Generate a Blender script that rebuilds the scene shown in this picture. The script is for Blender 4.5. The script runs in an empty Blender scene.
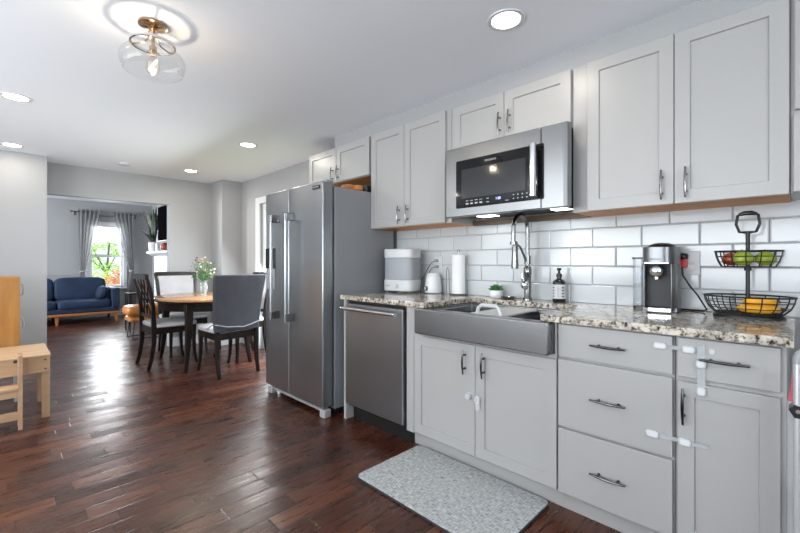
import bpy, bmesh, math, random
from mathutils import Vector, Matrix
random.seed(7)
PI = math.pi
sc = bpy.context.scene
col = sc.collection

# ------------------------------------------------------------------ camera
cam = bpy.data.cameras.new('camera')
cam.sensor_width = 36.0
cam.lens = 18.0
cam.shift_y = -4.5 / 800
cam.clip_start = 0.02
co = bpy.data.objects.new('camera', cam)
col.objects.link(co)
co.location = (0, 0, 1.125)
co.rotation_euler = (PI / 2, 0, -PI / 4)
sc.camera = co

# ------------------------------------------------------------------ world, lights, exposure
w = bpy.data.worlds.new('world')
sc.world = w
w.use_nodes = True
bg = w.node_tree.nodes['Background']
bg.inputs[0].default_value = (0.86, 0.93, 1.0, 1)
bg.inputs[1].default_value = 4.0
sc.view_settings.view_transform = 'Standard'
sc.view_settings.look = 'None'
sc.view_settings.gamma = 1.0
sc.view_settings.use_curve_mapping = False
sc.view_settings.exposure = 0.0
sc.cycles.use_denoising = True
sc.cycles.max_bounces = 8
sc.cycles.sample_clamp_indirect = 6
sc.cycles.caustics_reflective = False
sc.cycles.caustics_refractive = False


def area(name, loc, rot, sx, sy, power, colr=(1, 1, 1)):
    l = bpy.data.lights.new(name, 'AREA')
    l.shape = 'RECTANGLE'
    l.size = sx
    l.size_y = sy
    l.energy = power
    l.color = colr
    o = bpy.data.objects.new(name, l)
    col.objects.link(o)
    o.location = loc
    o.rotation_euler = rot
    return o


DAY = (0.91, 0.955, 1.0)
UP = math.radians(62)
area('added_fill_back', (-0.7, -2.10, 1.35), (PI / 2 + UP, 0, 0), 2.2, 1.5, 80, DAY)          # faces +Y; added fill light behind the camera, at an added window
area('added_fill_left', (-2.62, 1.6, 1.3), (PI / 2 + UP, 0, -PI / 2), 3.4, 1.7, 160, DAY)      # faces +X; added to light the room from the unseen left side
area('added_fill_left_far', (-2.62, 4.3, 1.3), (PI / 2 + UP, 0, -PI / 2), 1.4, 1.5, 14, DAY)  # second added fill on the left, at a window put in for light
area('daylight_patio_door', (2.50, 4.25, 0.98), (PI / 2 - 0.7, 0, PI / 2), 1.3, 1.65, 100, DAY)      # faces -X
area('daylight_living_window', (1.575, 10.42, 1.25), (PI / 2, 0, PI), 0.62, 1.3, 38, DAY)     # faces -Y
area('added_fill_living_left', (-2.62, 8.2, 1.4), (PI / 2, 0, -PI / 2), 1.6, 1.4, 210, DAY)  # added fill brightening the living room from its unseen left side


# ------------------------------------------------------------------ materials
def newmat(name):
    m = bpy.data.materials.new(name)
    m.use_nodes = True
    nt = m.node_tree
    b = nt.nodes['Principled BSDF']
    return m, nt, b


def N(nt, t, **kw):
    n = nt.nodes.new(t)
    for k, v in kw.items():
        setattr(n, k, v)
    return n


def mat(name, c, rough=0.5, metal=0.0, noise=0.0, nscale=20, bump=0.0, bscale=60, coat=0.0, spec=None, stretch=None):
    m, nt, b = newmat(name)
    b.inputs['Base Color'].default_value = (*c, 1)
    b.inputs['Roughness'].default_value = rough
    b.inputs['Metallic'].default_value = metal
    b.inputs['Coat Weight'].default_value = coat
    if spec is not None:
        b.inputs['Specular IOR Level'].default_value = spec
    tc = N(nt, 'ShaderNodeTexCoord')
    src = tc.outputs['Object']
    if stretch:
        mp = N(nt, 'ShaderNodeMapping')
        mp.inputs['Scale'].default_value = stretch
        nt.links.new(src, mp.inputs[0])
        src = mp.outputs[0]
    if noise:
        n = N(nt, 'ShaderNodeTexNoise')
        n.inputs['Scale'].default_value = nscale
        n.inputs['Detail'].default_value = 4
        nt.links.new(src, n.inputs['Vector'])
        r = N(nt, 'ShaderNodeValToRGB')
        r.color_ramp.elements[0].position = 0.3
        r.color_ramp.elements[1].position = 0.7
        r.color_ramp.elements[0].color = (*[max(0, x * (1 - noise)) for x in c], 1)
        r.color_ramp.elements[1].color = (*[min(1, x * (1 + noise)) for x in c], 1)
        nt.links.new(n.outputs[0], r.inputs[0])
        nt.links.new(r.outputs[0], b.inputs['Base Color'])
    if bump:
        n = N(nt, 'ShaderNodeTexNoise')
        n.inputs['Scale'].default_value = bscale
        n.inputs['Detail'].default_value = 3
        nt.links.new(src, n.inputs['Vector'])
        bp = N(nt, 'ShaderNodeBump')
        bp.inputs['Strength'].default_value = bump
        bp.inputs['Distance'].default_value = 0.01
        nt.links.new(n.outputs[0], bp.inputs['Height'])
        nt.links.new(bp.outputs[0], b.inputs['Normal'])
    return m


def emit(name, c, s):
    m, nt, b = newmat(name)
    b.inputs['Base Color'].default_value = (*c, 1)
    b.inputs['Emission Color'].default_value = (*c, 1)
    b.inputs['Emission Strength'].default_value = s
    return m


def math_node(nt, op, a, b=None, c=None):
    n = N(nt, 'ShaderNodeMath', operation=op)
    for i, v in enumerate((a, b, c)):
        if v is None:
            continue
        if isinstance(v, (int, float)):
            n.inputs[i].default_value = v
        else:
            nt.links.new(v, n.inputs[i])
    return n.outputs[0]


def thin_glass(name, tint=(1, 1, 1), rough=0.02, refl=1.5, haze=0.0):
    m, nt, b = newmat(name)
    nt.nodes.remove(b)
    out = nt.nodes['Material Output']
    tr = N(nt, 'ShaderNodeBsdfTransparent')
    tr.inputs[0].default_value = (*tint, 1)
    gl = N(nt, 'ShaderNodeBsdfGlossy')
    gl.inputs['Roughness'].default_value = rough
    lw = N(nt, 'ShaderNodeLayerWeight')
    lw.inputs['Blend'].default_value = 0.5
    fr = math_node(nt, 'MULTIPLY_ADD', math_node(nt, 'POWER', lw.outputs['Facing'], 3.0), 0.55 * (refl - 0.9), 0.035)
    mx = N(nt, 'ShaderNodeMixShader')
    nt.links.new(fr, mx.inputs[0])
    nt.links.new(tr.outputs[0], mx.inputs[1])
    nt.links.new(gl.outputs[0], mx.inputs[2])
    last = mx.outputs[0]
    if haze:
        df = N(nt, 'ShaderNodeBsdfDiffuse')
        df.inputs[0].default_value = (*tint, 1)
        m2 = N(nt, 'ShaderNodeMixShader')
        m2.inputs[0].default_value = haze
        nt.links.new(last, m2.inputs[1])
        nt.links.new(df.outputs[0], m2.inputs[2])
        last = m2.outputs[0]
    nt.links.new(last, out.inputs[0])
    return m


def floor_material():
    m, nt, b = newmat('cherry_plank_floor')
    L = nt.links
    tc = N(nt, 'ShaderNodeTexCoord')
    sep = N(nt, 'ShaderNodeSeparateXYZ')
    L.new(tc.outputs['Object'], sep.inputs[0])
    x, y = sep.outputs[0], sep.outputs[1]
    W = 0.11
    yr = math_node(nt, 'DIVIDE', y, W)
    row = math_node(nt, 'FLOOR', yr)
    wn = N(nt, 'ShaderNodeTexWhiteNoise', noise_dimensions='1D')
    L.new(row, wn.inputs['W'])
    rnd = wn.outputs['Value']
    ln = math_node(nt, 'MULTIPLY_ADD', rnd, 0.26, 0.30)
    sh = math_node(nt, 'MULTIPLY', rnd, 37.7)
    xs = math_node(nt, 'ADD', math_node(nt, 'DIVIDE', x, ln), sh)
    pid = math_node(nt, 'FLOOR', xs)
    fx = math_node(nt, 'FRACT', xs)
    fy = math_node(nt, 'FRACT', yr)
    # distance in metres to the nearest plank edge
    dx = math_node(nt, 'MULTIPLY', math_node(nt, 'MINIMUM', fx, math_node(nt, 'SUBTRACT', 1.0, fx)), ln)
    dy = math_node(nt, 'MULTIPLY', math_node(nt, 'MINIMUM', fy, math_node(nt, 'SUBTRACT', 1.0, fy)), W)
    d = math_node(nt, 'MINIMUM', dx, dy)
    edge = N(nt, 'ShaderNodeMapRange')
    L.new(d, edge.inputs[0])
    edge.inputs[1].default_value = 0.0005
    edge.inputs[2].default_value = 0.0045
    cmb = N(nt, 'ShaderNodeCombineXYZ')
    L.new(pid, cmb.inputs[0])
    L.new(row, cmb.inputs[1])
    wc = N(nt, 'ShaderNodeTexWhiteNoise', noise_dimensions='2D')
    L.new(cmb.outputs[0], wc.inputs['Vector'])
    # grain
    mp = N(nt, 'ShaderNodeMapping')
    mp.inputs['Scale'].default_value = (2.2, 22, 1)
    L.new(tc.outputs['Object'], mp.inputs[0])
    off = N(nt, 'ShaderNodeVectorMath', operation='ADD')
    L.new(mp.outputs[0], off.inputs[0])
    L.new(wc.outputs['Color'], off.inputs[1])
    gr = N(nt, 'ShaderNodeTexNoise')
    gr.inputs['Scale'].default_value = 2.2
    gr.inputs['Detail'].default_value = 7
    gr.inputs['Roughness'].default_value = 0.6
    L.new(off.outputs[0], gr.inputs['Vector'])
    tone = math_node(nt, 'ADD', math_node(nt, 'MULTIPLY', wc.outputs['Value'], 0.34), math_node(nt, 'MULTIPLY', gr.outputs[0], 0.66))
    rp = N(nt, 'ShaderNodeValToRGB')
    e = rp.color_ramp.elements
    e[0].position = 0.2
    e[0].color = (0.012, 0.0035, 0.0025, 1)
    e[1].position = 0.95
    e[1].color = (0.19, 0.068, 0.030, 1)
    k = e.new(0.55)
    k.color = (0.058, 0.0155, 0.0085, 1)
    L.new(tone, rp.inputs[0])
    mx = N(nt, 'ShaderNodeMix', data_type='RGBA')
    L.new(edge.outputs[0], mx.inputs['Factor'])
    mx.inputs['A'].default_value = (0.012, 0.005, 0.004, 1)
    L.new(rp.outputs[0], mx.inputs['B'])
    L.new(mx.outputs['Result'], b.inputs['Base Color'])
    rr = N(nt, 'ShaderNodeMapRange')
    L.new(gr.outputs[0], rr.inputs[0])
    rr.inputs[3].default_value = 0.16
    rr.inputs[4].default_value = 0.42
    L.new(rr.outputs[0], b.inputs['Roughness'])
    big = N(nt, 'ShaderNodeTexNoise')
    big.inputs['Scale'].default_value = 9
    L.new(tc.outputs['Object'], big.inputs['Vector'])
    hsum = math_node(nt, 'ADD', math_node(nt, 'MULTIPLY', edge.outputs[0], 0.16),
                     math_node(nt, 'ADD', math_node(nt, 'MULTIPLY', gr.outputs[0], 0.04), math_node(nt, 'ADD', math_node(nt, 'MULTIPLY', big.outputs[0], 0.5), math_node(nt, 'MULTIPLY', wc.outputs['Value'], 0.0))))
    bp = N(nt, 'ShaderNodeBump')
    bp.inputs['Strength'].default_value = 0.5
    bp.inputs['Distance'].default_value = 0.008
    L.new(hsum, bp.inputs['Height'])
    L.new(bp.outputs[0], b.inputs['Normal'])
    sw = N(nt, 'ShaderNodeSeparateColor')
    L.new(wc.outputs['Color'], sw.inputs[0])
    # every plank lies at its own slight tilt
    ox = math_node(nt, 'MULTIPLY', math_node(nt, 'SUBTRACT', sw.outputs[1], 0.5), 0.030)
    oy = math_node(nt, 'MULTIPLY', math_node(nt, 'SUBTRACT', sw.outputs[0], 0.5), 0.050)
    ov = N(nt, 'ShaderNodeCombineXYZ')
    L.new(ox, ov.inputs[0])
    L.new(oy, ov.inputs[1])
    ad = N(nt, 'ShaderNodeVectorMath', operation='ADD')
    L.new(bp.outputs[0], ad.inputs[0])
    L.new(ov.outputs[0], ad.inputs[1])
    nn = N(nt, 'ShaderNodeVectorMath', operation='NORMALIZE')
    L.new(ad.outputs[0], nn.inputs[0])
    L.new(nn.outputs[0], b.inputs['Normal'])
    b.inputs['Specular IOR Level'].default_value = 0.55
    b.inputs['Specular Tint'].default_value = (1.0, 0.88, 0.78, 1)
    return m


def granite_material():
    m, nt, b = newmat('speckled_granite')
    L = nt.links
    tc = N(nt, 'ShaderNodeTexCoord')
    n1 = N(nt, 'ShaderNodeTexNoise')
    n1.inputs['Scale'].default_value = 55
    n1.inputs['Detail'].default_value = 6
    n1.inputs['Roughness'].default_value = 0.7
    n2 = N(nt, 'ShaderNodeTexVoronoi')
    n2.inputs['Scale'].default_value = 95
    n3 = N(nt, 'ShaderNodeTexNoise')
    n3.inputs['Scale'].default_value = 14
    n3.inputs['Detail'].default_value = 3
    for n in (n1, n2, n3):
        L.new(tc.outputs['Object'], n.inputs['Vector'])
    r1 = N(nt, 'ShaderNodeValToRGB')
    e = r1.color_ramp.elements
    e[0].position = 0.385
    e[0].color = (0.03, 0.027, 0.024, 1)
    e[1].position = 0.60
    e[1].color = (0.72, 0.68, 0.61, 1)
    k = e.new(0.45)
    k.color = (0.30, 0.26, 0.22, 1)
    k = e.new(0.51)
    k.color = (0.64, 0.60, 0.53, 1)
    L.new(n1.outputs[0], r1.inputs[0])
    r2 = N(nt, 'ShaderNodeValToRGB')
    r2.color_ramp.elements[0].position = 0.42
    r2.color_ramp.elements[0].color = (0.62, 0.6, 0.58, 1)
    r2.color_ramp.elements[1].position = 0.6
    r2.color_ramp.elements[1].color = (1, 0.97, 0.93, 1)
    L.new(n3.outputs[0], r2.inputs[0])
    mx = N(nt, 'ShaderNodeMix', data_type='RGBA', blend_type='MULTIPLY')
    mx.inputs['Factor'].default_value = 1
    L.new(r1.outputs[0], mx.inputs['A'])
    L.new(r2.outputs[0], mx.inputs['B'])
    L.new(mx.outputs['Result'], b.inputs['Base Color'])
    b.inputs['Roughness'].default_value = 0.12
    return m


def mat_wood(name, c1, c2, rough=0.4, scale=(1, 1, 12), s=3.0):
    m, nt, b = newmat(name)
    L = nt.links
    tc = N(nt, 'ShaderNodeTexCoord')
    mp = N(nt, 'ShaderNodeMapping')
    mp.inputs['Scale'].default_value = scale
    L.new(tc.outputs['Object'], mp.inputs[0])
    n = N(nt, 'ShaderNodeTexNoise')
    n.inputs['Scale'].default_value = s
    n.inputs['Detail'].default_value = 6
    n.inputs['Distortion'].default_value = 0.6
    L.new(mp.outputs[0], n.inputs['Vector'])
    r = N(nt, 'ShaderNodeValToRGB')
    r.color_ramp.elements[0].position = 0.3
    r.color_ramp.elements[0].color = (*c1, 1)
    r.color_ramp.elements[1].position = 0.7
    r.color_ramp.elements[1].color = (*c2, 1)
    L.new(n.outputs[0], r.inputs[0])
    L.new(r.outputs[0], b.inputs['Base Color'])
    b.inputs['Roughness'].default_value = rough
    return m


def steel_material(name, base, r0, r1, stretch):
    m, nt, b = newmat(name)
    L = nt.links
    tc = N(nt, 'ShaderNodeTexCoord')
    mp = N(nt, 'ShaderNodeMapping')
    mp.inputs['Scale'].default_value = stretch
    L.new(tc.outputs['Object'], mp.inputs[0])
    n = N(nt, 'ShaderNodeTexNoise')
    n.inputs['Scale'].default_value = 6
    n.inputs['Detail'].default_value = 5
    L.new(mp.outputs[0], n.inputs['Vector'])
    cr = N(nt, 'ShaderNodeValToRGB')
    cr.color_ramp.elements[0].color = (*[v * 0.93 for v in base], 1)
    cr.color_ramp.elements[1].color = (*[v * 1.07 for v in base], 1)
    L.new(n.outputs[0], cr.inputs[0])
    L.new(cr.outputs[0], b.inputs['Base Color'])
    b.inputs['Roughness'].default_value = (r0 + r1) / 2
    b.inputs['Metallic'].default_value = 0.95
    return m


def sheer_material():
    m, nt, b = newmat('sheer_curtain_fabric')
    nt.nodes.remove(b)
    L = nt.links
    df = N(nt, 'ShaderNodeBsdfDiffuse')
    df.inputs[0].default_value = (0.34, 0.34, 0.35, 1)
    tl = N(nt, 'ShaderNodeBsdfTranslucent')
    tl.inputs[0].default_value = (0.36, 0.36, 0.36, 1)
    tr = N(nt, 'ShaderNodeBsdfTransparent')
    a = N(nt, 'ShaderNodeMixShader')
    a.inputs[0].default_value = 0.4
    L.new(df.outputs[0], a.inputs[1])
    L.new(tl.outputs[0], a.inputs[2])
    c = N(nt, 'ShaderNodeMixShader')
    c.inputs[0].default_value = 0.14
    L.new(a.outputs[0], c.inputs[1])
    L.new(tr.outputs[0], c.inputs[2])
    L.new(c.outputs[0], nt.nodes['Material Output'].inputs[0])
    return m


def mat_rug():
    m, nt, b = newmat('grey_woven_mat')
    L = nt.links
    tc = N(nt, 'ShaderNodeTexCoord')
    out = []
    for sxy in ((200, 34, 1), (34, 200, 1)):
        mp = N(nt, 'ShaderNodeMapping')
        mp.inputs['Scale'].default_value = sxy
        L.new(tc.outputs['Object'], mp.inputs[0])
        n = N(nt, 'ShaderNodeTexNoise')
        n.inputs['Scale'].default_value = 1.0
        n.inputs['Detail'].default_value = 3
        L.new(mp.outputs[0], n.inputs['Vector'])
        out.append(n.outputs[0])
    s = math_node(nt, 'MULTIPLY', math_node(nt, 'ADD', out[0], out[1]), 0.5)
    r = N(nt, 'ShaderNodeValToRGB')
    r.color_ramp.elements[0].position = 0.36
    r.color_ramp.elements[0].color = (0.17, 0.18, 0.185, 1)
    r.color_ramp.elements[1].position = 0.62
    r.color_ramp.elements[1].color = (0.60, 0.62, 0.62, 1)
    L.new(s, r.inputs[0])
    L.new(r.outputs[0], b.inputs['Base Color'])
    b.inputs['Roughness'].default_value = 0.7
    bp = N(nt, 'ShaderNodeBump')
    bp.inputs['Strength'].default_value = 0.3
    bp.inputs['Distance'].default_value = 0.003
    L.new(s, bp.inputs['Height'])
    L.new(bp.outputs[0], b.inputs['Normal'])
    return m


M = {}
M['wall'] = mat('grey_wall_paint', (0.345, 0.35, 0.355), 0.6, bump=0.08, bscale=180)
M['ceiling'] = mat('ceiling_paint', (0.87, 0.90, 0.95), 0.75, bump=0.02, bscale=60)
M['trim'] = mat('white_trim_paint', (0.68, 0.69, 0.70), 0.35, bump=0.02)
M['cab'] = mat('white_cabinet_paint', (0.39, 0.385, 0.376), 0.33, bump=0.01, bscale=120)
M['tile'] = mat('glossy_white_tile', (0.56, 0.58, 0.59), 0.10, noise=0.02, nscale=3, bump=0.03, bscale=8)
M['grout'] = mat('grey_grout', (0.36, 0.37, 0.38), 0.9, bump=0.1)
M['floor'] = floor_material()
M['granite'] = granite_material()
M['cabwood'] = mat_wood('orange_plywood', (0.58, 0.22, 0.05), (0.75, 0.32, 0.08), 0.5, (8, 1, 1))
M['darkcleat'] = mat_wood('dark_stained_cleat', (0.06, 0.035, 0.02), (0.11, 0.06, 0.035), 0.6, (1, 8, 8))
M['steel'] = steel_material('brushed_stainless', (0.33, 0.345, 0.36), 0.28, 0.30, (0.6, 0.6, 0.6))
M['steel_h'] = steel_material('brushed_stainless_horizontal', (0.27, 0.275, 0.28), 0.26, 0.28, (0.6, 0.6, 0.6))
M['fridge_side'] = mat('grey_fridge_side', (0.27, 0.285, 0.30), 0.45, metal=0.2, bump=0.04, bscale=300)
M['chrome'] = mat('polished_chrome', (0.75, 0.76, 0.77), 0.10, 1.0, bump=0.005)
M['nickel'] = mat('brushed_nickel', (0.25, 0.25, 0.25), 0.22, 1.0, bump=0.005)
M['darkmetal'] = mat('dark_pull_metal', (0.10, 0.10, 0.10), 0.22, 1.0, bump=0.005)
M['black'] = mat('black_plastic', (0.012, 0.012, 0.013), 0.3, bump=0.01)
M['blackgloss'] = mat('black_glass', (0.006, 0.006, 0.007), 0.06, bump=0.002, spec=0.25)
M['ovenglass'] = mat('dark_oven_window', (0.030, 0.031, 0.033), 0.08, bump=0.002, spec=0.35)
M['darkgap'] = mat('dark_void', (0.02, 0.02, 0.02), 0.8, bump=0.02)
M['whiteplastic'] = mat('white_plastic', (0.56, 0.565, 0.57), 0.3, bump=0.01)
M['clearplastic'] = thin_glass('clear_plastic', (0.86, 0.88, 0.9), 0.1, 1.35, 0.18)
M['smokeplastic'] = thin_glass('smoky_plastic', (0.55, 0.57, 0.6), 0.25, 1.4, 0.55)
M['strap'] = thin_glass('frosted_strap', (0.85, 0.87, 0.88), 0.4, 1.3, 0.28)
M['paper'] = mat('paper_towel', (0.86, 0.86, 0.86), 0.9, bump=0.15, bscale=220)
M['ceramic'] = mat('white_ceramic', (0.82, 0.82, 0.82), 0.18, bump=0.01)
M['amber'] = mat('dark_bottle', (0.014, 0.011, 0.010), 0.08, coat=0.5, bump=0.002)
M['label'] = mat('paper_label', (0.62, 0.63, 0.64), 0.6, noise=0.04, nscale=60)
M['ink'] = mat('black_ink', (0.015, 0.015, 0.016), 0.6, noise=0.1)
M['leaf'] = mat('green_leaf', (0.035, 0.16, 0.035), 0.4, noise=0.5, nscale=30)
M['darkleaf'] = mat('snake_plant_leaf', (0.035, 0.055, 0.030), 0.45, noise=0.7, nscale=14)
M['wire'] = mat('black_wire', (0.008, 0.008, 0.009), 0.45, bump=0.02)
M['apple_green'] = mat('green_apple_skin', (0.34, 0.42, 0.04), 0.25, noise=0.25, nscale=12)
M['apple_red'] = mat('red_apple_skin', (0.42, 0.07, 0.03), 0.25, noise=0.5, nscale=14)
M['banana'] = mat('banana_skin', (0.85, 0.40, 0.02), 0.4, noise=0.15, nscale=20)
M['stem'] = mat('brown_stem', (0.07, 0.04, 0.02), 0.7, noise=0.2)
M['rug'] = mat_rug()
M['rugside'] = mat('dark_mat_foam', (0.03, 0.03, 0.03), 0.8, bump=0.05)
M['darkwood'] = mat_wood('espresso_wood', (0.006, 0.0035, 0.003), (0.014, 0.007, 0.005), 0.32, (6, 6, 1))
M['darkwood'].node_tree.nodes['Principled BSDF'].inputs['Specular IOR Level'].default_value = 0.25
M['tabletop'] = mat_wood('honey_tabletop', (0.33, 0.17, 0.08), (0.46, 0.27, 0.14), 0.14, (1, 8, 1))
M['greyfabric'] = mat('charcoal_slipcover', (0.050, 0.052, 0.062), 0.9, noise=0.12, nscale=8, bump=0.2, bscale=300)
M['lightfabric'] = mat('light_grey_upholstery', (0.42, 0.42, 0.43), 0.8, noise=0.08, nscale=9, bump=0.15, bscale=250)
M['bluefabric'] = mat('navy_fabric', (0.006, 0.020, 0.058), 0.75, noise=0.35, nscale=5, bump=0.35, bscale=9)
M['sofawood'] = mat_wood('sofa_walnut', (0.30, 0.10, 0.03), (0.45, 0.18, 0.06), 0.35, (1, 6, 6))
M['leather'] = mat('tan_leather', (0.52, 0.20, 0.045), 0.4, noise=0.2, nscale=6, bump=0.1, bscale=60)
M['birch'] = mat_wood('birch_ply', (0.42, 0.265, 0.15), (0.50, 0.33, 0.20), 0.45, (1, 7, 7))
M['honey'] = mat_wood('honey_panel', (0.29, 0.12, 0.02), (0.40, 0.185, 0.036), 0.4, (9, 9, 1))
M['brick'] = mat('white_painted_brick', (0.78, 0.79, 0.80), 0.6, bump=0.3, bscale=30)
M['curtain'] = sheer_material()
M['glass'] = thin_glass('window_glass', (0.97, 0.98, 0.98), 0.0, 1.25)
M['lampglass'] = thin_glass('clear_lamp_glass', (0.96, 0.96, 0.96), 0.0, 1.7)
M['brass'] = mat('warm_brass', (0.58, 0.43, 0.29), 0.2, 1.0, bump=0.005)
M['filament'] = emit('glowing_filament', (1.0, 0.66, 0.32), 12)
M['canlight'] = emit('recessed_lens', (1.0, 0.90, 0.76), 22)
M['hoodlight'] = emit('hood_lens', (1.0, 0.98, 0.95), 5)
M['display'] = emit('blue_display', (0.45, 0.5, 1.0), 2.5)
M['panelprint'] = mat('grey_print', (0.5, 0.5, 0.5), 0.5, noise=0.05)
M['copper'] = mat('copper_red_glaze', (0.40, 0.10, 0.05), 0.3, noise=0.5, nscale=9)
M['petal'] = mat('white_petal', (0.80, 0.78, 0.78), 0.6, noise=0.1)
M['petal_red'] = mat('burgundy_petal', (0.20, 0.03, 0.05), 0.6, noise=0.2)
M['petal_yellow'] = mat('orange_petal', (0.75, 0.42, 0.10), 0.6, noise=0.2)
M['red'] = mat('red_plug', (0.62, 0.02, 0.02), 0.3, bump=0.01)
M['ladder'] = mat('white_aluminium', (0.48, 0.49, 0.50), 0.3, metal=0.3, bump=0.01)
M['sticker'] = mat('warning_sticker_red', (0.45, 0.08, 0.12), 0.5, noise=0.1)
M['foliage'] = mat('bright_foliage', (0.32, 0.52, 0.08), 0.7, noise=0.5, nscale=3)
M['foliage_red'] = mat('red_shrub_foliage', (0.62, 0.20, 0.12), 0.7, noise=0.4, nscale=4)
M['bark'] = mat('bark', (0.10, 0.07, 0.05), 0.9, noise=0.3)
M['lawn'] = mat('lawn', (0.16, 0.27, 0.07), 0.95, noise=0.4, nscale=5)
M['siding'] = mat('pale_siding', (0.62, 0.65, 0.68), 0.7, noise=0.05)
M['warmercream'] = mat('warmer_white', (0.74, 0.745, 0.76), 0.25, bump=0.01)
M['recess'] = mat('dark_recess', (0.03, 0.03, 0.031), 0.55, bump=0.01)
M['silver'] = mat('silver_plastic', (0.20, 0.205, 0.21), 0.33, 0.85, bump=0.005)
M['screen'] = mat('tv_screen', (0.004, 0.004, 0.005), 0.7, spec=0.0, bump=0.002)
M['grey'] = mat('grey_plastic', (0.30, 0.31, 0.32), 0.35, bump=0.02)


# ------------------------------------------------------------------ mesh helpers
def nb():
    return bmesh.new()


def box(bm, x0, x1, y0, y1, z0, z1, rot=None, about=None):
    vs = [bm.verts.new((x, y, z)) for x in (x0, x1) for y in (y0, y1) for z in (z0, z1)]
    for f in ((0, 1, 3, 2), (4, 6, 7, 5), (0, 4, 5, 1), (2, 3, 7, 6), (0, 2, 6, 4), (1, 5, 7, 3)):
        bm.faces.new([vs[i] for i in f])
    if rot is not None:
        bmesh.ops.rotate(bm, verts=vs, cent=about or ((x0 + x1) / 2, (y0 + y1) / 2, (z0 + z1) / 2), matrix=rot)
    return vs


def frame_of(d):
    d = d.normalized()
    a = Vector((0, 0, 1)) if abs(d.z) < 0.9 else Vector((1, 0, 0))
    u = d.cross(a).normalized()
    return u, d.cross(u).normalized()


def tube(bm, pts, r, seg=8, closed=False, cap=True):
    pts = [Vector(p) for p in pts]
    n = len(pts)
    rs = r if isinstance(r, (list, tuple)) else [r] * n
    rings = []
    u = None
    for i, p in enumerate(pts):
        if closed:
            d = pts[(i + 1) % n] - pts[i - 1]
        else:
            d = pts[min(i + 1, n - 1)] - pts[max(i - 1, 0)]
        d.normalize()
        if u is None:
            u, v = frame_of(d)
        else:
            u = (u - d * u.dot(d)).normalized()
            v = d.cross(u)
        rings.append([bm.verts.new(p + (u * math.cos(2 * PI * k / seg) + v * math.sin(2 * PI * k / seg)) * rs[i]) for k in range(seg)])
    m = n if closed else n - 1
    for i in range(m):
        a, b = rings[i], rings[(i + 1) % n]
        for k in range(seg):
            bm.faces.new((a[k], a[(k + 1) % seg], b[(k + 1) % seg], b[k]))
    if cap and not closed:
        bm.faces.new(rings[0][::-1])
        bm.faces.new(rings[-1])
    return [v for r_ in rings for v in r_]


def lathe(bm, prof, c=(0, 0, 0), seg=28, sx=1, sy=1, cap=True):
    rings = []
    for r, z in prof:
        rings.append([bm.verts.new((c[0] + r * sx * math.cos(2 * PI * k / seg), c[1] + r * sy * math.sin(2 * PI * k / seg), c[2] + z)) for k in range(seg)])
    for a, b in zip(rings, rings[1:]):
        for k in range(seg):
            bm.faces.new((a[k], a[(k + 1) % seg], b[(k + 1) % seg], b[k]))
    if cap:
        bm.faces.new(rings[0][::-1])
        bm.faces.new(rings[-1])
    return [v for r_ in rings for v in r_]


def superell(bm, c, h, e=0.4, e2=None, nu=24, nv=14, rot=None):
    e2 = e if e2 is None else e2
    def sp(v, p):
        return math.copysign(abs(v) ** p, v)
    rings = []
    for j in range(1, nv):
        ph = -PI / 2 + PI * j / nv
        rings.append([bm.verts.new((c[0] + h[0] * sp(math.cos(ph), e2) * sp(math.cos(2 * PI * k / nu), e),
                                    c[1] + h[1] * sp(math.cos(ph), e2) * sp(math.sin(2 * PI * k / nu), e),
                                    c[2] + h[2] * sp(math.sin(ph), e2))) for k in range(nu)])
    b = bm.verts.new((c[0], c[1], c[2] - h[2]))
    t = bm.verts.new((c[0], c[1], c[2] + h[2]))
    for a, d in zip(rings, rings[1:]):
        for k in range(nu):
            bm.faces.new((a[k], a[(k + 1) % nu], d[(k + 1) % nu], d[k]))
    for k in range(nu):
        bm.faces.new((b, rings[0][(k + 1) % nu], rings[0][k]))
        bm.faces.new((t, rings[-1][k], rings[-1][(k + 1) % nu]))
    vs = [v for r_ in rings for v in r_] + [b, t]
    if rot is not None:
        bmesh.ops.rotate(bm, verts=vs, cent=c, matrix=rot)
    return vs


def sweep(bm, secs):
    """rectangular sections (cx, cy, z, wx, wy) skinned upward"""
    rings = []
    for cx, cy, z, wx, wy in secs:
        rings.append([bm.verts.new((cx + sx * wx / 2, cy + sy * wy / 2, z)) for sx, sy in ((-1, -1), (1, -1), (1, 1), (-1, 1))])
    for a, b in zip(rings, rings[1:]):
        for k in range(4):
            bm.faces.new((a[k], a[(k + 1) % 4], b[(k + 1) % 4], b[k]))
    bm.faces.new(rings[0][::-1])
    bm.faces.new(rings[-1])


def prism(bm, poly, a, b, axis='z'):
    """extrude a 2-D polygon along an axis between a and b"""
    def pt(p, h):
        if axis == 'z':
            return (p[0], p[1], h)
        if axis == 'x':
            return (h, p[0], p[1])
        return (p[0], h, p[1])
    lo = [bm.verts.new(pt(p, a)) for p in poly]
    hi = [bm.verts.new(pt(p, b)) for p in poly]
    n = len(poly)
    for k in range(n):
        bm.faces.new((lo[k], lo[(k + 1) % n], hi[(k + 1) % n], hi[k]))
    bm.faces.new(lo[::-1])
    bm.faces.new(hi)
    return lo + hi


def rrect(x0, x1, y0, y1, r, n=5):
    pts = []
    for cx, cy, a0 in ((x1 - r, y1 - r, 0), (x0 + r, y1 - r, 90), (x0 + r, y0 + r, 180), (x1 - r, y0 + r, 270)):
        for i in range(n + 1):
            a = math.radians(a0 + 90 * i / n)
            pts.append((cx + r * math.cos(a), cy + r * math.sin(a)))
    return pts


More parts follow.
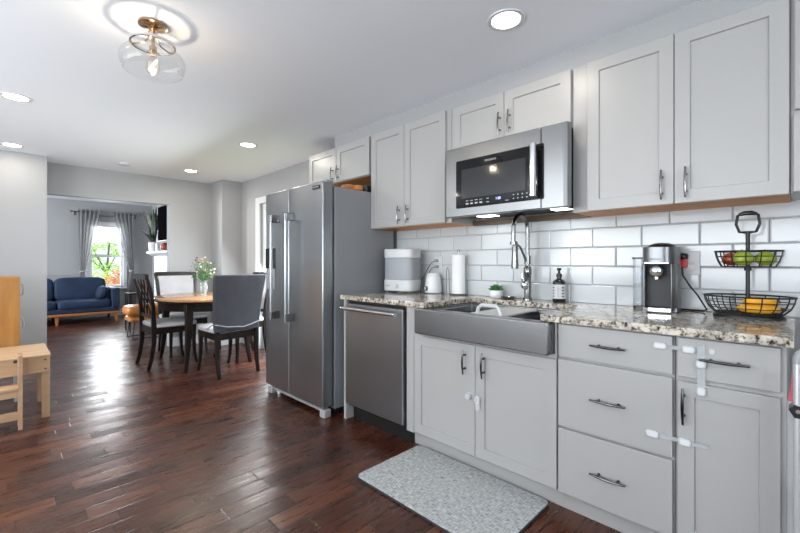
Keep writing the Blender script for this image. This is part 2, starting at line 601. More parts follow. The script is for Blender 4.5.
def shaker(bm, x, y0, y1, z0, z1, rail=0.055, th=0.02, rec=0.009):
    """door whose front faces -X at x, with a recessed centre panel"""
    def ring(yy0, yy1, zz0, zz1, xx):
        return [bm.verts.new((xx, yy, zz)) for yy, zz in ((yy0, zz0), (yy1, zz0), (yy1, zz1), (yy0, zz1))]
    b = 0.002
    rings = [ring(y0, y1, z0, z1, x + th), ring(y0, y1, z0, z1, x + b), ring(y0 + b, y1 - b, z0 + b, z1 - b, x),
             ring(y0 + rail, y1 - rail, z0 + rail, z1 - rail, x),
             ring(y0 + rail + 0.003, y1 - rail - 0.003, z0 + rail + 0.003, z1 - rail - 0.003, x + rec)]
    for a, c in zip(rings, rings[1:]):
        for k in range(4):
            bm.faces.new((a[k], a[(k + 1) % 4], c[(k + 1) % 4], c[k]))
    bm.faces.new(rings[0])
    bm.faces.new(rings[-1])


class T:
    """a thing: an Empty at its base; parts are given in world coordinates and shifted to it"""
    def __init__(s, name, label, cat, loc=(0, 0, 0), rz=0, group=None, local=False, kind=None):
        o = bpy.data.objects.new(name, None)
        o.empty_display_size = 0.05
        col.objects.link(o)
        o.location = loc
        o.rotation_euler = (0, 0, rz)
        if label:
            o['label'] = label
        if cat:
            o['category'] = cat
        if group:
            o['group'] = group
        if kind:
            o['kind'] = kind
        s.o = o
        s.loc = Vector(loc)
        s.local = local

    def part(s, name, bm, m, parent=None, **kw):
        if not s.local:
            bmesh.ops.translate(bm, verts=bm.verts, vec=-s.loc)
        return mk(name, bm, m, parent or s.o, **kw)


def mk(name, bm, m, parent=None, smooth=False, bevel=0, label=None, seg=2, subsurf=0):
    bmesh.ops.recalc_face_normals(bm, faces=bm.faces)
    me = bpy.data.meshes.new(name)
    if smooth:
        for f in bm.faces:
            f.smooth = True
    bm.to_mesh(me)
    bm.free()
    me.materials.append(M[m] if isinstance(m, str) else m)
    o = bpy.data.objects.new(name, me)
    col.objects.link(o)
    o.parent = parent
    if smooth:
        try:
            me.set_sharp_from_angle(angle=math.radians(42))
        except Exception:
            pass
    if bevel:
        md = o.modifiers.new('bevel', 'BEVEL')
        md.width = bevel
        md.segments = seg
        md.limit_method = 'ANGLE'
        md.angle_limit = math.radians(40)
    if subsurf:
        md = o.modifiers.new('sub', 'SUBSURF')
        md.levels = md.render_levels = subsurf
    if label:
        o['label'] = label
    return o


def single(name, bm, m, label, cat, group=None, loc=None, **kw):
    if loc is not None:
        bmesh.ops.translate(bm, verts=bm.verts, vec=-Vector(loc))
    o = mk(name, bm, m, None, **kw)
    if loc is not None:
        o.location = loc
    o['label'] = label
    o['category'] = cat
    if group:
        o['group'] = group
    return o


def struct(name, bm, m, parent=None, **kw):
    o = mk(name, bm, m, parent, **kw)
    if parent is None:
        o['kind'] = 'structure'
    return o


def copy_tree(o, parent=None):
    c = o.copy()
    col.objects.link(c)
    c.parent = parent
    for ch in list(o.children):
        copy_tree(ch, c)
    return c


def text_on_x(name, s, x, yc, zc, size, m, parent, t=None, width=None):
    """flat lettering on a surface that faces -X; reads left to right along -Y"""
    cu = bpy.data.curves.new('lettering', 'FONT')
    cu.body = s
    cu.size = size
    cu.align_x = 'CENTER'
    cu.align_y = 'CENTER'
    cu.extrude = 0.0003
    tmp = bpy.data.objects.new('lettering', cu)
    col.objects.link(tmp)
    me = bpy.data.meshes.new_from_object(tmp)
    bpy.data.objects.remove(tmp)
    bpy.data.curves.remove(cu)
    xs = [v.co.x for v in me.vertices]
    k = 1.0 if not width else width / (max(xs) - min(xs))
    off = t.loc if t else Vector((0, 0, 0))
    for v in me.vertices:
        p = v.co.copy()
        v.co = Vector((x - p.z, yc - p.x * k, zc + p.y)) - off
    me.materials.append(M[m])
    o = bpy.data.objects.new(name, me)
    col.objects.link(o)
    o.parent = parent
    return o


# ------------------------------------------------------------------ key planes (metres)
DW, DU, DC, DM, DF = 2.39, 2.08, 1.755, 1.975, 1.62
CEIL, LCEIL = 2.235, 2.36
YB, YL, YH, YE = -2.2, 5.58, 5.91, 10.2
XL = -2.7

# ------------------------------------------------------------------ setting
b = nb(); box(b, XL - 0.1, DW + 0.15, YB - 0.1, YE + 0.15, -0.1, 0)
struct('floor', b, 'floor')
b = nb(); box(b, XL - 0.1, DW + 0.15, YB - 0.1, YH + 0.12, CEIL, CEIL + 0.1)
struct('ceiling', b, 'ceiling')
b = nb(); box(b, XL - 0.1, DW + 0.15, YH + 0.12, YE + 0.15, LCEIL, LCEIL + 0.1)
struct('ceiling_living', b, 'ceiling')

# right wall with the patio door opening
PY0, PY1, PZ = 3.55, 4.95, 1.88
b = nb()
box(b, DW, DW + 0.13, YB, PY0, 0, CEIL)
box(b, DW, DW + 0.13, PY1, YH + 0.12, 0, CEIL)
box(b, DW, DW + 0.13, PY0, PY1, PZ, CEIL)
struct('wall_right', b, 'wall')
b = nb(); box(b, DW, DW + 0.13, YH + 0.12, YE + 0.13, 0, LCEIL)
struct('wall_living_right', b, 'wall')
# pipe chase in the corner
b = nb(); box(b, 2.116, DW, 5.51, YH, 0, CEIL)
struct('wall_corner', b, 'wall')
# wall with the opening to the living room
b = nb()
box(b, 1.59, DW, YH, YH + 0.12, 0, CEIL)
box(b, 0.348, 1.59, YH, YH + 0.12, 1.885, CEIL)
box(b, -0.2, 0.348, YH, YH + 0.12, CEIL - 0.02, LCEIL + 0.02)
box(b, 0.348, DW, YH + 0.115, YH + 0.12, CEIL, LCEIL + 0.02)
struct('wall_far', b, 'wall')
b = nb(); box(b, XL, 0.348, YL, YH + 0.12, 0, CEIL + 0.12)
struct('wall_left_partition', b, 'wall')
# living room end wall with the window opening
WX0, WX1, WZ0, WZ1 = 1.293, 1.853, 0.605, 1.885
b = nb()
box(b, XL, WX0, YE, YE + 0.13, 0, LCEIL)
box(b, WX1, DW, YE, YE + 0.13, 0, LCEIL)
box(b, WX0, WX1, YE, YE + 0.13, 0, WZ0)
box(b, WX0, WX1, YE, YE + 0.13, WZ1, LCEIL)
struct('wall_living_far', b, 'wall')
# left wall with three windows, back wall with one, all added for light
def holed(name, fixed0, fixed1, a0, a1, z1, holes, along):
    b = nb()
    def bx(p, q, zz0, zz1):
        if along == 'y':
            box(b, fixed0, fixed1, p, q, zz0, zz1)
        else:
            box(b, p, q, fixed0, fixed1, zz0, zz1)
    cur = a0
    for h0, h1, hz0, hz1 in holes:
        bx(cur, h0, 0, z1)
        bx(h0, h1, 0, hz0)
        bx(h0, h1, hz1, z1)
        cur = h1
    bx(cur, a1, 0, z1)
    struct(name, b, 'wall')
ADDED_LWIN = [(-0.1, 3.3, 0.45, 2.15), (3.6, 5.0, 0.55, 2.05), (7.4, 9.0, 0.7, 2.1)]
holed('wall_left', XL - 0.1, XL, YB, YE + 0.13, LCEIL, ADDED_LWIN, 'y')
holed('wall_back', YB - 0.1, YB, XL, DW + 0.13, CEIL, [(-1.8, 0.4, 0.6, 2.1)], 'x')

# soffit above the wall cabinets
b = nb(); box(b, DU + 0.03, DW, YB, 2.93, 2.125, CEIL)
struct('trim_1', b, 'wall')


def window(name, axis, f, a0, a1, z0, z1, sash=True, face=1, label_sill=True):
    """frame, sill and pane in an opening; axis 'y' means the wall is a plane of constant y. face: side of the room"""
    t = T(name, None, None, kind='structure')
    def bx(b, p, q, zz0, zz1, d0, d1):
        lo, hi = sorted((f + d0 * face, f + d1 * face))
        if axis == 'y':
            box(b, p, q, lo, hi, zz0, zz1)
        else:
            box(b, lo, hi, p, q, zz0, zz1)
    b = nb()
    c = 0.07
    for p, q, zz0, zz1 in ((a0 - c, a0, z0 - 0.02, z1 + c), (a1, a1 + c, z0 - 0.02, z1 + c), (a0, a1, z1, z1 + c)):
        bx(b, p, q, zz0, zz1, 0, 0.018)
    t.part('casing', b, 'trim', bevel=0.004)
    b = nb(); bx(b, a0 - c - 0.02, a1 + c + 0.02, z0 - 0.045, z0 - 0.015, -0.01, 0.05)
    t.part('window_sill', b, 'trim', bevel=0.004)
    s = 0.035
    b = nb()
    zm = (z0 + z1) / 2
    for p, q, zz0, zz1 in ((a0, a0 + s, z0, z1), (a1 - s, a1, z0, z1), (a0 + s, a1 - s, z1 - s, z1), (a0 + s, a1 - s, z0, z0 + s)) + (((a0 + s, a1 - s, zm - 0.02, zm + 0.02),) if sash else ()):
        bx(b, p, q, zz0, zz1, -0.07, -0.03)
    t.part('window_frame', b, 'trim')
    b = nb(); bx(b, a0 + s, a1 - s, z0 + s, z1 - s, -0.052, -0.048)
    t.part('pane', b, 'glass')
    return t
window('window_1', 'y', YE, WX0, WX1, WZ0, WZ1, face=-1)
for i, (h0, h1, hz0, hz1) in enumerate(ADDED_LWIN):
    window('window_%d' % (i + 2), 'x', XL, h0, h1, hz0, hz1)  # out-of-view windows added as openings for the left fill lamps
window('window_5', 'y', YB, -1.8, 0.4, 0.6, 2.1)  # window added behind the camera for the back fill lamp

# patio door
d = T('door_1', None, None, kind='structure')
b = nb()
for p, q, z0, z1 in ((PY0 - 0.11, PY0, 0, PZ + 0.08), (PY1, PY1 + 0.11, 0, PZ + 0.08), (PY0, PY1, PZ, PZ + 0.08)):
    box(b, DW - 0.02, DW, p, q, z0, z1)
d.part('casing', b, 'trim', bevel=0.004)
b = nb()
ym = (PY0 + PY1) / 2
for p, q, z0, z1 in ((PY0, PY0 + 0.06, 0.0, PZ), (ym - 0.04, ym + 0.04, 0.0, PZ), (PY1 - 0.06, PY1, 0.0, PZ), (PY0 + 0.06, ym - 0.04, 0, 0.12), (ym + 0.04, PY1 - 0.06, 0, 0.12), (PY0 + 0.06, ym - 0.04, PZ - 0.07, PZ), (ym + 0.04, PY1 - 0.06, PZ - 0.07, PZ)):
    box(b, DW + 0.03, DW + 0.07, p, q, z0, z1)
d.part('door_frame', b, 'trim')
b = nb(); box(b, DW + 0.048, DW + 0.052, PY0 + 0.06, ym - 0.04, 0.12, PZ - 0.07); box(b, DW + 0.048, DW + 0.052, ym + 0.04, PY1 - 0.06, 0.12, PZ - 0.07)
d.part('pane', b, 'glass')

# baseboards and trim
def base(name, x0, x1, y0, y1, h=0.12):
    b = nb(); box(b, x0, x1, y0, y1, 0, h)
    struct(name, b, 'trim', bevel=0.004)
base('baseboard_right', DW - 0.015, DW, 5.06, 5.51)
base('baseboard_corner', 2.116, DW - 0.015, 5.495, 5.51)
base('baseboard_corner_side', 2.10, 2.116, 5.495, YH - 0.015)
base('baseboard_far', 1.60, 2.10, YH - 0.015, YH)
base('baseboard_partition', XL, 0.348, YL - 0.015, YL)
base('baseboard_living_far', -1.0, DW - 0.2, YE - 0.015, YE, 0.14)
b = nb(); box(b, XL, WX0 - 0.09, YE - 0.012, YE, 0.86, 0.90); box(b, WX1 + 0.09, DW, YE - 0.012, YE, 0.55, 0.59)
struct('trim_3', b, 'wall')

# tiled backsplash: every tile a bevelled block, grout bed behind
b = nb(); box(b, DW - 0.006, DW, -0.9, 2.42, 0.885, 1.43)
struct('trim_backsplash_grout', b, 'grout')
b = nb()
PZt, PYt, z0t = 0.107, 0.2465, 0.887
for r in range(5):
    za, zb = z0t + r * PZt, z0t + (r + 1) * PZt
    off = 0.587 if r % 2 == 1 else 0.7105
    k = -6
    while True:
        y0 = off + k * PYt
        y1 = y0 + PYt
        k += 1
        if y0 > 2.41:
            break
        y1 = min(y1, 2.42)
        y0 = max(y0, -0.9)
        if y1 - y0 < 0.01:
            continue
        g, bv = 0.0013, 0.005
        vs0 = [(DW - 0.006, y0 + g, za + g), (DW - 0.006, y1 - g, za + g), (DW - 0.006, y1 - g, zb - g), (DW - 0.006, y0 + g, zb - g)]
        vs1 = [(DW - 0.010, y, z) for _, y, z in vs0]
        i = g + bv
        vs2 = [(DW - 0.0135, y0 + i, za + i), (DW - 0.0135, y1 - i, za + i), (DW - 0.0135, y1 - i, zb - i), (DW - 0.0135, y0 + i, zb - i)]
        R = [[b.verts.new(v) for v in vs] for vs in (vs0, vs1, vs2)]
        for a, c in zip(R, R[1:]):
            for q in range(4):
                b.faces.new((a[q], a[(q + 1) % 4], c[(q + 1) % 4], c[q]))
        b.faces.new(R[2])
struct('trim_backsplash_tile', b, 'tile')
TF = DW - 0.0135     # tile face


b = nb(); box(b, 2.340, DW - 0.015, 0.836, 1.618, 1.378, 1.412)
struct('trim_4', b, 'darkcleat')

# ------------------------------------------------------------------ pulls
def arch_pull(x, yc, zc, L, vert, r=0.005, out=0.03):
    b = nb()
    pts = []
    for i in range(13):
        s = -1 + 2 * i / 12
        bow = out * (1.0 - 0.28 * s * s)
        d = s * L / 2
        pts.append((x - bow, yc, zc + d) if vert else (x - bow, yc + d, zc))
    tube(b, pts, [r * (1.15 - 0.35 * abs(-1 + 2 * i / 12)) for i in range(13)], 8)
    for s in (-0.55, 0.55):
        bow = out * (1.0 - 0.28 * s * s)
        p = (x, yc, zc + s * L / 2) if vert else (x, yc + s * L / 2, zc)
        q = (x - bow, p[1], p[2])
        tube(b, [p, q], [r * 1.25, r * 0.9], 8)
    return b


# ------------------------------------------------------------------ wall cabinets
def upper(label, y0, y1, z0, z1, doors, handles, fx=DU, name='wall_cabinet', cut=False, group=None):
    t = T(name, label, 'cabinet', ((fx + DW) / 2, (y0 + y1) / 2, z0), group=group)
    b = nb()
    box(b, fx + 0.021, DW - 0.003, y0, y0 + 0.016, z0, z1)
    box(b, fx + 0.021, DW - 0.003, y1 - 0.016, y1, z0, z1)
    box(b, fx + 0.021, DW - 0.003, y0 + 0.016, y1 - 0.016, z1 - 0.016, z1)
    box(b, fx + 0.021, fx + 0.04, y0 + 0.016, y1 - 0.016, z0, z1 - 0.016)
    t.part('cabinet_body', b, 'cab', bevel=0.001)
    b = nb(); box(b, fx + 0.022, DW - 0.004, y0 + 0.002, y1 - 0.002, z0 - 0.001, z0 + 0.012)
    t.part('bottom_panel', b, 'cabwood', label='unpainted orange wood underside')
    for i, (a, c, q0, q1) in enumerate(doors):
        b = nb(); shaker(b, fx, a, c, q0, q1)
        o = t.part('door', b, 'cab')
        if i < len(handles) and handles[i]:
            hy, hz = handles[i]
            hb = arch_pull(fx, hy, hz, 0.13, True)
            t.part('handle', hb, 'nickel', parent=o, smooth=True)
    return t

e = 0.0015
upper('tall two-door white cabinet right of the microwave', 0.0265, 0.832, 1.380, 2.125,
      [(0.389 + e, 0.755, 1.380, 2.123), (0.028, 0.389 - e, 1.380, 2.123)], [(0.433, 1.465), (0.345, 1.465)])
upper('low two-door white cabinet directly above the microwave', 0.834, 1.62, 1.825, 2.125,
      [(1.222 + e, 1.593, 1.828, 2.120), (0.836, 1.222 - e, 1.828, 2.120)], [(1.247, 1.935), (1.183, 1.935)])
upper('tall two-door white cabinet left of the microwave', 1.622, 2.408, 1.385, 2.13,
      [(2.039 + e, 2.405, 1.388, 2.128), (1.659, 2.039 - e, 1.388, 2.128)], [(2.085, 1.47), (1.998, 1.47)])
upper('low two-door white cabinet above the fridge', 2.43, 3.307, 1.822, 2.13,
      [(2.872 + e, 3.305, 1.825, 2.128), (2.432, 2.872 - e, 1.825, 2.128)], [(2.915, 1.895), (2.835, 1.895)])
# cabinet cut by the right edge of the picture
t = T('wall_cabinet', 'narrow white cabinet cut off by the right edge of the picture', 'cabinet', (2.23, -0.25, 1.38))
b = nb(); box(b, DU + 0.021, DW - 0.003, -0.55, 0.0255, 1.385, 2.125)
t.part('cabinet_body', b, 'cab', bevel=0.001)
b = nb(); shaker(b, DU, -0.54, 0.014, 1.69, 2.123); t.part('door', b, 'cab')
b = nb(); shaker(b, DU - 0.006, -0.54, 0.0175, 1.385, 1.675, rail=0.03); t.part('door', b, 'cab')

# ------------------------------------------------------------------ base cabinets
def carcass(t, y0, y1, top=0.858):
    b = nb()
    box(b, DC + 0.02, DW - 0.003, y0, y1, 0.10, top)
    t.part('cabinet_body', b, 'cab', bevel=0.001)
    b = nb(); box(b, DC + 0.075, DC + 0.09, y0, y1, 0, 0.10)
    t.part('toe_kick', b, 'cab')

# sink base: low carcass under the apron sink
t = T('sink_cabinet', 'white two-door base cabinet under the apron sink', 'cabinet', (2.07, 1.23, 0))
b = nb()
box(b, DC + 0.02, DW - 0.003, 0.7665, 1.6985, 0.10, 0.60)
box(b, DC + 0.02, DW - 0.003, 1.60, 1.6985, 0.60, 0.858)
box(b, DC + 0.02, DC + 0.035, 0.7665, 1.60, 0.60, 0.702)
box(b, DC + 0.001, DC + 0.02, 1.583, 1.6985, 0.69, 0.858)
box(b, DC + 0.001, DC + 0.02, 1.640, 1.6985, 0.10, 0.69)
box(b, DC + 0.001, DC + 0.02, 0.7665, 0.777, 0.692, 0.858)
box(b, DC + 0.001, DC + 0.02, 0.777, 1.583, 0.692, 0.712)
t.part('cabinet_body', b, 'cab', bevel=0.001)
b = nb(); box(b, DC + 0.075, DC + 0.09, 0.7665, 1.6985, 0, 0.10)
t.part('toe_kick', b, 'cab')
for a, c, hy in ((1.2025, 1.636, 1.262), (0.7685, 1.1995, 1.145)):
    b = nb(); shaker(b, DC, a, c, 0.108, 0.690)
    o = t.part('door', b, 'cab')
    t.part('handle', arch_pull(DC, hy, 0.595, 0.13, True), 'darkmetal', parent=o, smooth=True)

t = T('drawer_cabinet', 'white base cabinet with three stacked drawers', 'cabinet', (2.07, 0.55, 0))
carcass(t, 0.3275, 0.765)
for z0, z1, hz in ((0.708, 0.850, 0.778), (0.402, 0.696, 0.552), (0.106, 0.390, 0.245)):
    b = nb(); box(b, DC, DC + 0.02, 0.333, 0.761, z0, z1)
    o = t.part('drawer', b, 'cab', bevel=0.002)
    t.part('handle', arch_pull(DC, 0.552, hz, 0.135, False), 'darkmetal', parent=o, smooth=True)

t = T('base_cabinet', 'narrow white base cabinet with one drawer over a door at the counter end', 'cabinet', (2.07, 0.18, 0))
carcass(t, 0.0300, 0.3255)
b = nb(); box(b, DC, DC + 0.02, 0.043, 0.318, 0.708, 0.850)
o = t.part('drawer', b, 'cab', bevel=0.002)
t.part('handle', arch_pull(DC, 0.183, 0.782, 0.135, False), 'darkmetal', parent=o, smooth=True)
b = nb(); shaker(b, DC, 0.043, 0.318, 0.108, 0.690, rail=0.05)
o = t.part('door', b, 'cab')
t.part('handle', arch_pull(DC, 0.298, 0.605, 0.13, True), 'darkmetal', parent=o, smooth=True)

b = nb(); box(b, DC, DW - 0.003, 2.298, 2.328, 0, 0.858)
single('end_panel', b, 'cab', 'slim white end panel between fridge and dishwasher', 'panel', loc=(2.07, 2.313, 0), bevel=0.001)

# ------------------------------------------------------------------ countertop
b = nb()
x0, x1, y0, y1 = DC - 0.03, DW - 0.0145, 0.0125, 2.334
cx, cy0, cy1 = 2.20, 0.83, 1.535
prism(b, [(x0, y0), (x1, y0), (x1, y1), (x0, y1), (x0, cy1), (cx, cy1), (cx, cy0), (x0, cy0)], 0.859, 0.89)
single('countertop', b, 'granite', 'speckled beige granite countertop running from fridge to cabinet end', 'countertop', loc=(2.05, 1.2, 0.859), bevel=0.003)

# ------------------------------------------------------------------ sink
t = T('apron_sink', 'brushed stainless steel farmhouse sink with a deep apron front', 'sink', (1.95, 1.18, 0.70))
b = nb()
SX0, SY0, SY1 = 1.695, 0.778, 1.580
prism(b, rrect(SY0, SY1, 0.712, 0.8575, 0.012), SX0, SX0 + 0.0605, 'x')
t.part('apron', b, 'steel_h', bevel=0.006, seg=3, smooth=True)
b = nb()
def ringz(x0, x1, y0, y1, z):
    return [b.verts.new(p) for p in ((x0, y0, z), (x1, y0, z), (x1, y1, z), (x0, y1, z))]
R = [ringz(1.722, 2.20, 0.80, 1.56, 0.70), ringz(1.722, 2.20, 0.80, 1.56, 0.857), ringz(1.735, 2.19, 0.835, 1.53, 0.857), ringz(1.735, 2.19, 0.835, 1.53, 0.842), ringz(1.782, 2.178, 0.848, 1.517, 0.842), ringz(1.792, 2.168, 0.858, 1.507, 0.66), ]
R[0] = None
R2 = R[1:]
for a, c in zip(R2, R2[1:]):
    for q in range(4):
        b.faces.new((a[q], a[(q + 1) % 4], c[(q + 1) % 4], c[q]))
b.faces.new(R2[-1])
outer = ringz(1.722, 2.20, 0.80, 1.56, 0.72)
for q in range(4):
    b.faces.new((outer[q], outer[(q + 1) % 4], R2[0][(q + 1) % 4], R2[0][q]))
b.verts.ensure_lookup_table()
for v in [v for v in b.verts if not v.link_faces]:
    b.verts.remove(v)
t.part('basin', b, 'steel_h', bevel=0.004)
b = nb(); lathe(b, [(0.045, 0), (0.045, 0.004), (0.03, 0.002)], (1.98, 1.18, 0.661), 24)
t.part('drain', b, 'chrome', smooth=True)

# white tray with an arched handle resting on the sink ledge
t = T('sink_tray', 'white plastic strainer tray with arched handle lying across the sink', 'tray', (1.965, 1.19, 0.843))
b = nb()
prism(b, rrect(1.739, 2.184, 1.06, 1.26, 0.03), 0.8425, 0.852, 'z')
t.part('tray', b, 'whiteplastic', bevel=0.004)
b = nb()
hp = [(1.815, y, z) for y, z in ((1.085, 0.850), (1.092, 0.880), (1.112, 0.897), (1.20, 0.897), (1.22, 0.880), (1.228, 0.850))]
tube(b, hp, 0.0095, 10)
t.part('handle', b, 'whiteplastic', smooth=True)

# ------------------------------------------------------------------ dishwasher
t = T('dishwasher', 'stainless steel dishwasher with a straight bar handle', 'dishwasher', (2.05, 2.0, 0))
b = nb(); box(b, DC + 0.02, DW - 0.03, 1.702, 2.290, 0.10, 0.853)
t.part('tub_housing', b, 'black')
b = nb(); box(b, DC - 0.02, DC + 0.02, 1.712, 2.284, 0.125, 0.835)
t.part('door', b, 'steel', bevel=0.006, seg=3)
b = nb(); box(b, DC + 0.06, DC + 0.08, 1.702, 2.290, 0.0, 0.10)
t.part('kick_plate', b, 'black')
b = nb()
tube(b, [(DC - 0.065, 1.735, 0.803), (DC - 0.065, 2.275, 0.803)], 0.0125, 14)
for y in (1.755, 2.255):
    box(b, DC - 0.062, DC - 0.02, y - 0.009, y + 0.009, 0.793, 0.813)
t.part('handle', b, 'chrome', smooth=True)

# ------------------------------------------------------------------ fridge
t = T('refrigerator', 'stainless steel side-by-side refrigerator with water dispenser', 'refrigerator', (2.0, 2.84, 0))
FY0, FYS, FY1 = 2.405, 2.88, 3.272
b = nb(); box(b, 1.73, 2.33, FY0, FY1, 0.05, 1.678)
t.part('cabinet_body', b, 'fridge_side', bevel=0.004)
dr = {}
for nm, a, c in (('right', FY0, FYS - 0.003), ('left', FYS + 0.003, FY1)):
    b = nb()
    # a slightly bowed door
    n = 8
    poly = [(1.715, a), (1.715, c)]
    fr = []
    for i in range(n + 1):
        s = i / n
        yy = c + (a - c) * s
        fr.append((1.62 + 0.008 * (2 * s - 1) ** 4 + 0.0, yy))
    prism(b, poly + fr, 0.078, 1.705, 'z')
    dr[nm] = t.part('door', b, 'steel', bevel=0.008, seg=3, smooth=True)
for nm, y in (('left', 3.035), ('right', 2.800)):
    b = nb()
    tube(b, [(1.555, y, 0.66), (1.555, y, 1.50)], 0.014, 14)
    o = t.part('handle', b, 'steel', parent=dr[nm], smooth=True)
    for z in (0.665, 1.445):
        b = nb(); box(b, 1.545, 1.621, y - 0.024, y + 0.02, z, z + 0.06)
        t.part('handle_mount', b, 'nickel', parent=o, bevel=0.004)
b = nb(); box(b, 1.612, 1.622, 3.09, 3.245, 1.07, 1.24)
o = t.part('dispenser_panel', b, 'blackgloss', parent=dr['left'], bevel=0.002)
b = nb(); box(b, 1.614, 1.622, 3.09, 3.245, 0.90, 1.068)
t.part('dispenser_recess', b, 'grey', parent=dr['left'], bevel=0.002)
b = nb(); box(b, 1.617, 1.620, 2.435, 2.53, 1.655, 1.68)
o = t.part('badge', b, 'black', parent=dr['right'])
text_on_x('lettering', 'FRIGIDAIRE', 1.6165, 2.4825, 1.6675, 0.016, 'panelprint', o, t, width=0.082)
b = nb(); box(b, 1.68, 1.74, FY0 + 0.03, FY0 + 0.12, 1.705, 1.73)
t.part('hinge_cover', b, 'grey', bevel=0.004)
b = nb(); box(b, 1.68, 1.74, FY1 - 0.12, FY1 - 0.03, 1.705, 1.73)
t.part('hinge_cover', b, 'grey', bevel=0.004)
b = nb(); box(b, 1.665, 1.70, FY0 + 0.04, FY1 - 0.06, 0.03, 0.078)
t.part('kick_grille', b, 'grey')
for y in (FY0 + 0.03, FY1 - 0.05):
    b = nb(); box(b, 1.64, 1.70, y - 0.03, y + 0.035, 0.0, 0.06)
    t.part('foot', b, 'ladder', bevel=0.008)
b = nb(); box(b, 1.75, 2.3, FY0 + 0.02, FY1 - 0.02, 0.0, 0.05)
t.part('underside', b, 'black')
# things on top of the fridge
b = nb(); superell(b, (1.93, 2.50, 1.705), (0.055, 0.05, 0.026), 0.7)
superell(b, (1.99, 2.455, 1.704), (0.04, 0.035, 0.025), 0.8)
single('snack_bag', b, 'leather', 'orange snack bag lying on top of the fridge', 'bag', loc=(1.95, 2.49, 1.679), smooth=True)
b = nb()
prism(b, rrect(2.04, 2.22, 2.43, 2.60, 0.03), 1.679, 1.735, 'z')
single('black_tray', b, 'black', 'small black tray on top of the fridge beside the orange bag', 'tray', loc=(2.13, 2.515, 1.679), bevel=0.005)

# ------------------------------------------------------------------ microwave
t = T('microwave', 'stainless over-the-range microwave with black glass door and vertical bar handle', 'microwave', (2.18, 1.18, 1.395))
MY0, MY1, MZ0, MZ1 = 0.836, 1.570, 1.400, 1.822
b = nb(); box(b, 2.01, DW - 0.015, MY0, MY1, MZ0 + 0.034, MZ1 - 0.002); box(b, 2.01, DW - 0.015, MY0, MY0 + 0.012, MZ0 + 0.004, MZ0 + 0.034)
t.part('housing', b, 'black', label='black side and back housing')
b = nb(); box(b, DM, 2.01, 0.948, MY1, MZ0, MZ1)
dm = t.part('door', b, 'steel_h', bevel=0.005, seg=3)
b = nb(); prism(b, [(2.01, 0.945), (DM, 0.945), (DM, 0.83), (DM + 0.006, 0.812), (2.01, 0.802)], MZ0, MZ1, 'z')
t.part('side_panel', b, 'steel_h', bevel=0.003)
b = nb(); prism(b, rrect(0.93, 1.487, 1.450, 1.737, 0.008), DM - 0.003, DM + 0.004, 'x')
w_ = t.part('door_glass', b, 'blackgloss', parent=dm)
b = nb(); prism(b, rrect(1.03, 1.445, 1.506, 1.680, 0.004), DM - 0.0042, DM - 0.003, 'x')
t.part('oven_window', b, 'ovenglass', parent=dm)
b = nb()
tube(b, [(DM - 0.045, 0.968, 1.462), (DM - 0.045, 0.968, 1.732)], 0.0165, 16)
for z in (1.472, 1.705):
    box(b, DM - 0.045, DM, 0.958, 0.978, z, z + 0.018)
t.part('handle', b, 'chrome', parent=dm, smooth=True)
text_on_x('logo_lettering', 'FRIGIDAIRE', DM - 0.0045, 1.245, 1.708, 0.014, 'panelprint', dm, t, width=0.072)
text_on_x('clock_digits', '1:20', DM - 0.0045, 1.195, 1.483, 0.019, 'display', dm, t)
b = nb()
for r, z in enumerate((1.488, 1.468)):
    for k in range(4):
        y = 1.405 - 0.032 * k
        box(b, DM - 0.0044, DM - 0.003, y - 0.009, y + 0.009, z, z + (0.003 if r == 0 else 0.008))
    for k in range(5):
        y = 1.10 - 0.026 * k
        box(b, DM - 0.0044, DM - 0.003, y - 0.003, y + 0.003, z, z + 0.005)
    box(b, DM - 0.0044, DM - 0.003, 1.255, 1.27, z, z + 0.003)
box(b, DM - 0.0044, DM - 0.003, 1.13, 1.15, 1.464, 1.467)
o = t.part('keypad_print', b, 'panelprint', parent=dm)
o['kind'] = 'stuff'
b = nb(); box(b, 2.011, DW - 0.03, MY0 + 0.013, MY1 - 0.004, MZ0 + 0.022, MZ0 + 0.034)
t.part('underside_panel', b, 'recess')
b = nb()
for k in range(14):
    y = 1.03 + k * 0.026
    box(b, 2.05, 2.12, y, y + 0.012, MZ0 + 0.018, MZ0 + 0.022)
t.part('vent_grille', b, 'black')
for y in (0.93, 1.42):
    b = nb(); box(b, 2.18, 2.26, y - 0.06, y + 0.06, MZ0 + 0.0175, MZ0 + 0.022)
    t.part('task_light', b, 'hoodlight')
    l = area('task_light_glow', (2.22, y, MZ0 + 0.015), (0, 0, 0), 0.07, 0.12, 0.22, (1, 0.98, 0.94))
    l.parent = t.o
    l.location = Vector((2.22, y, MZ0 + 0.015)) - t.loc

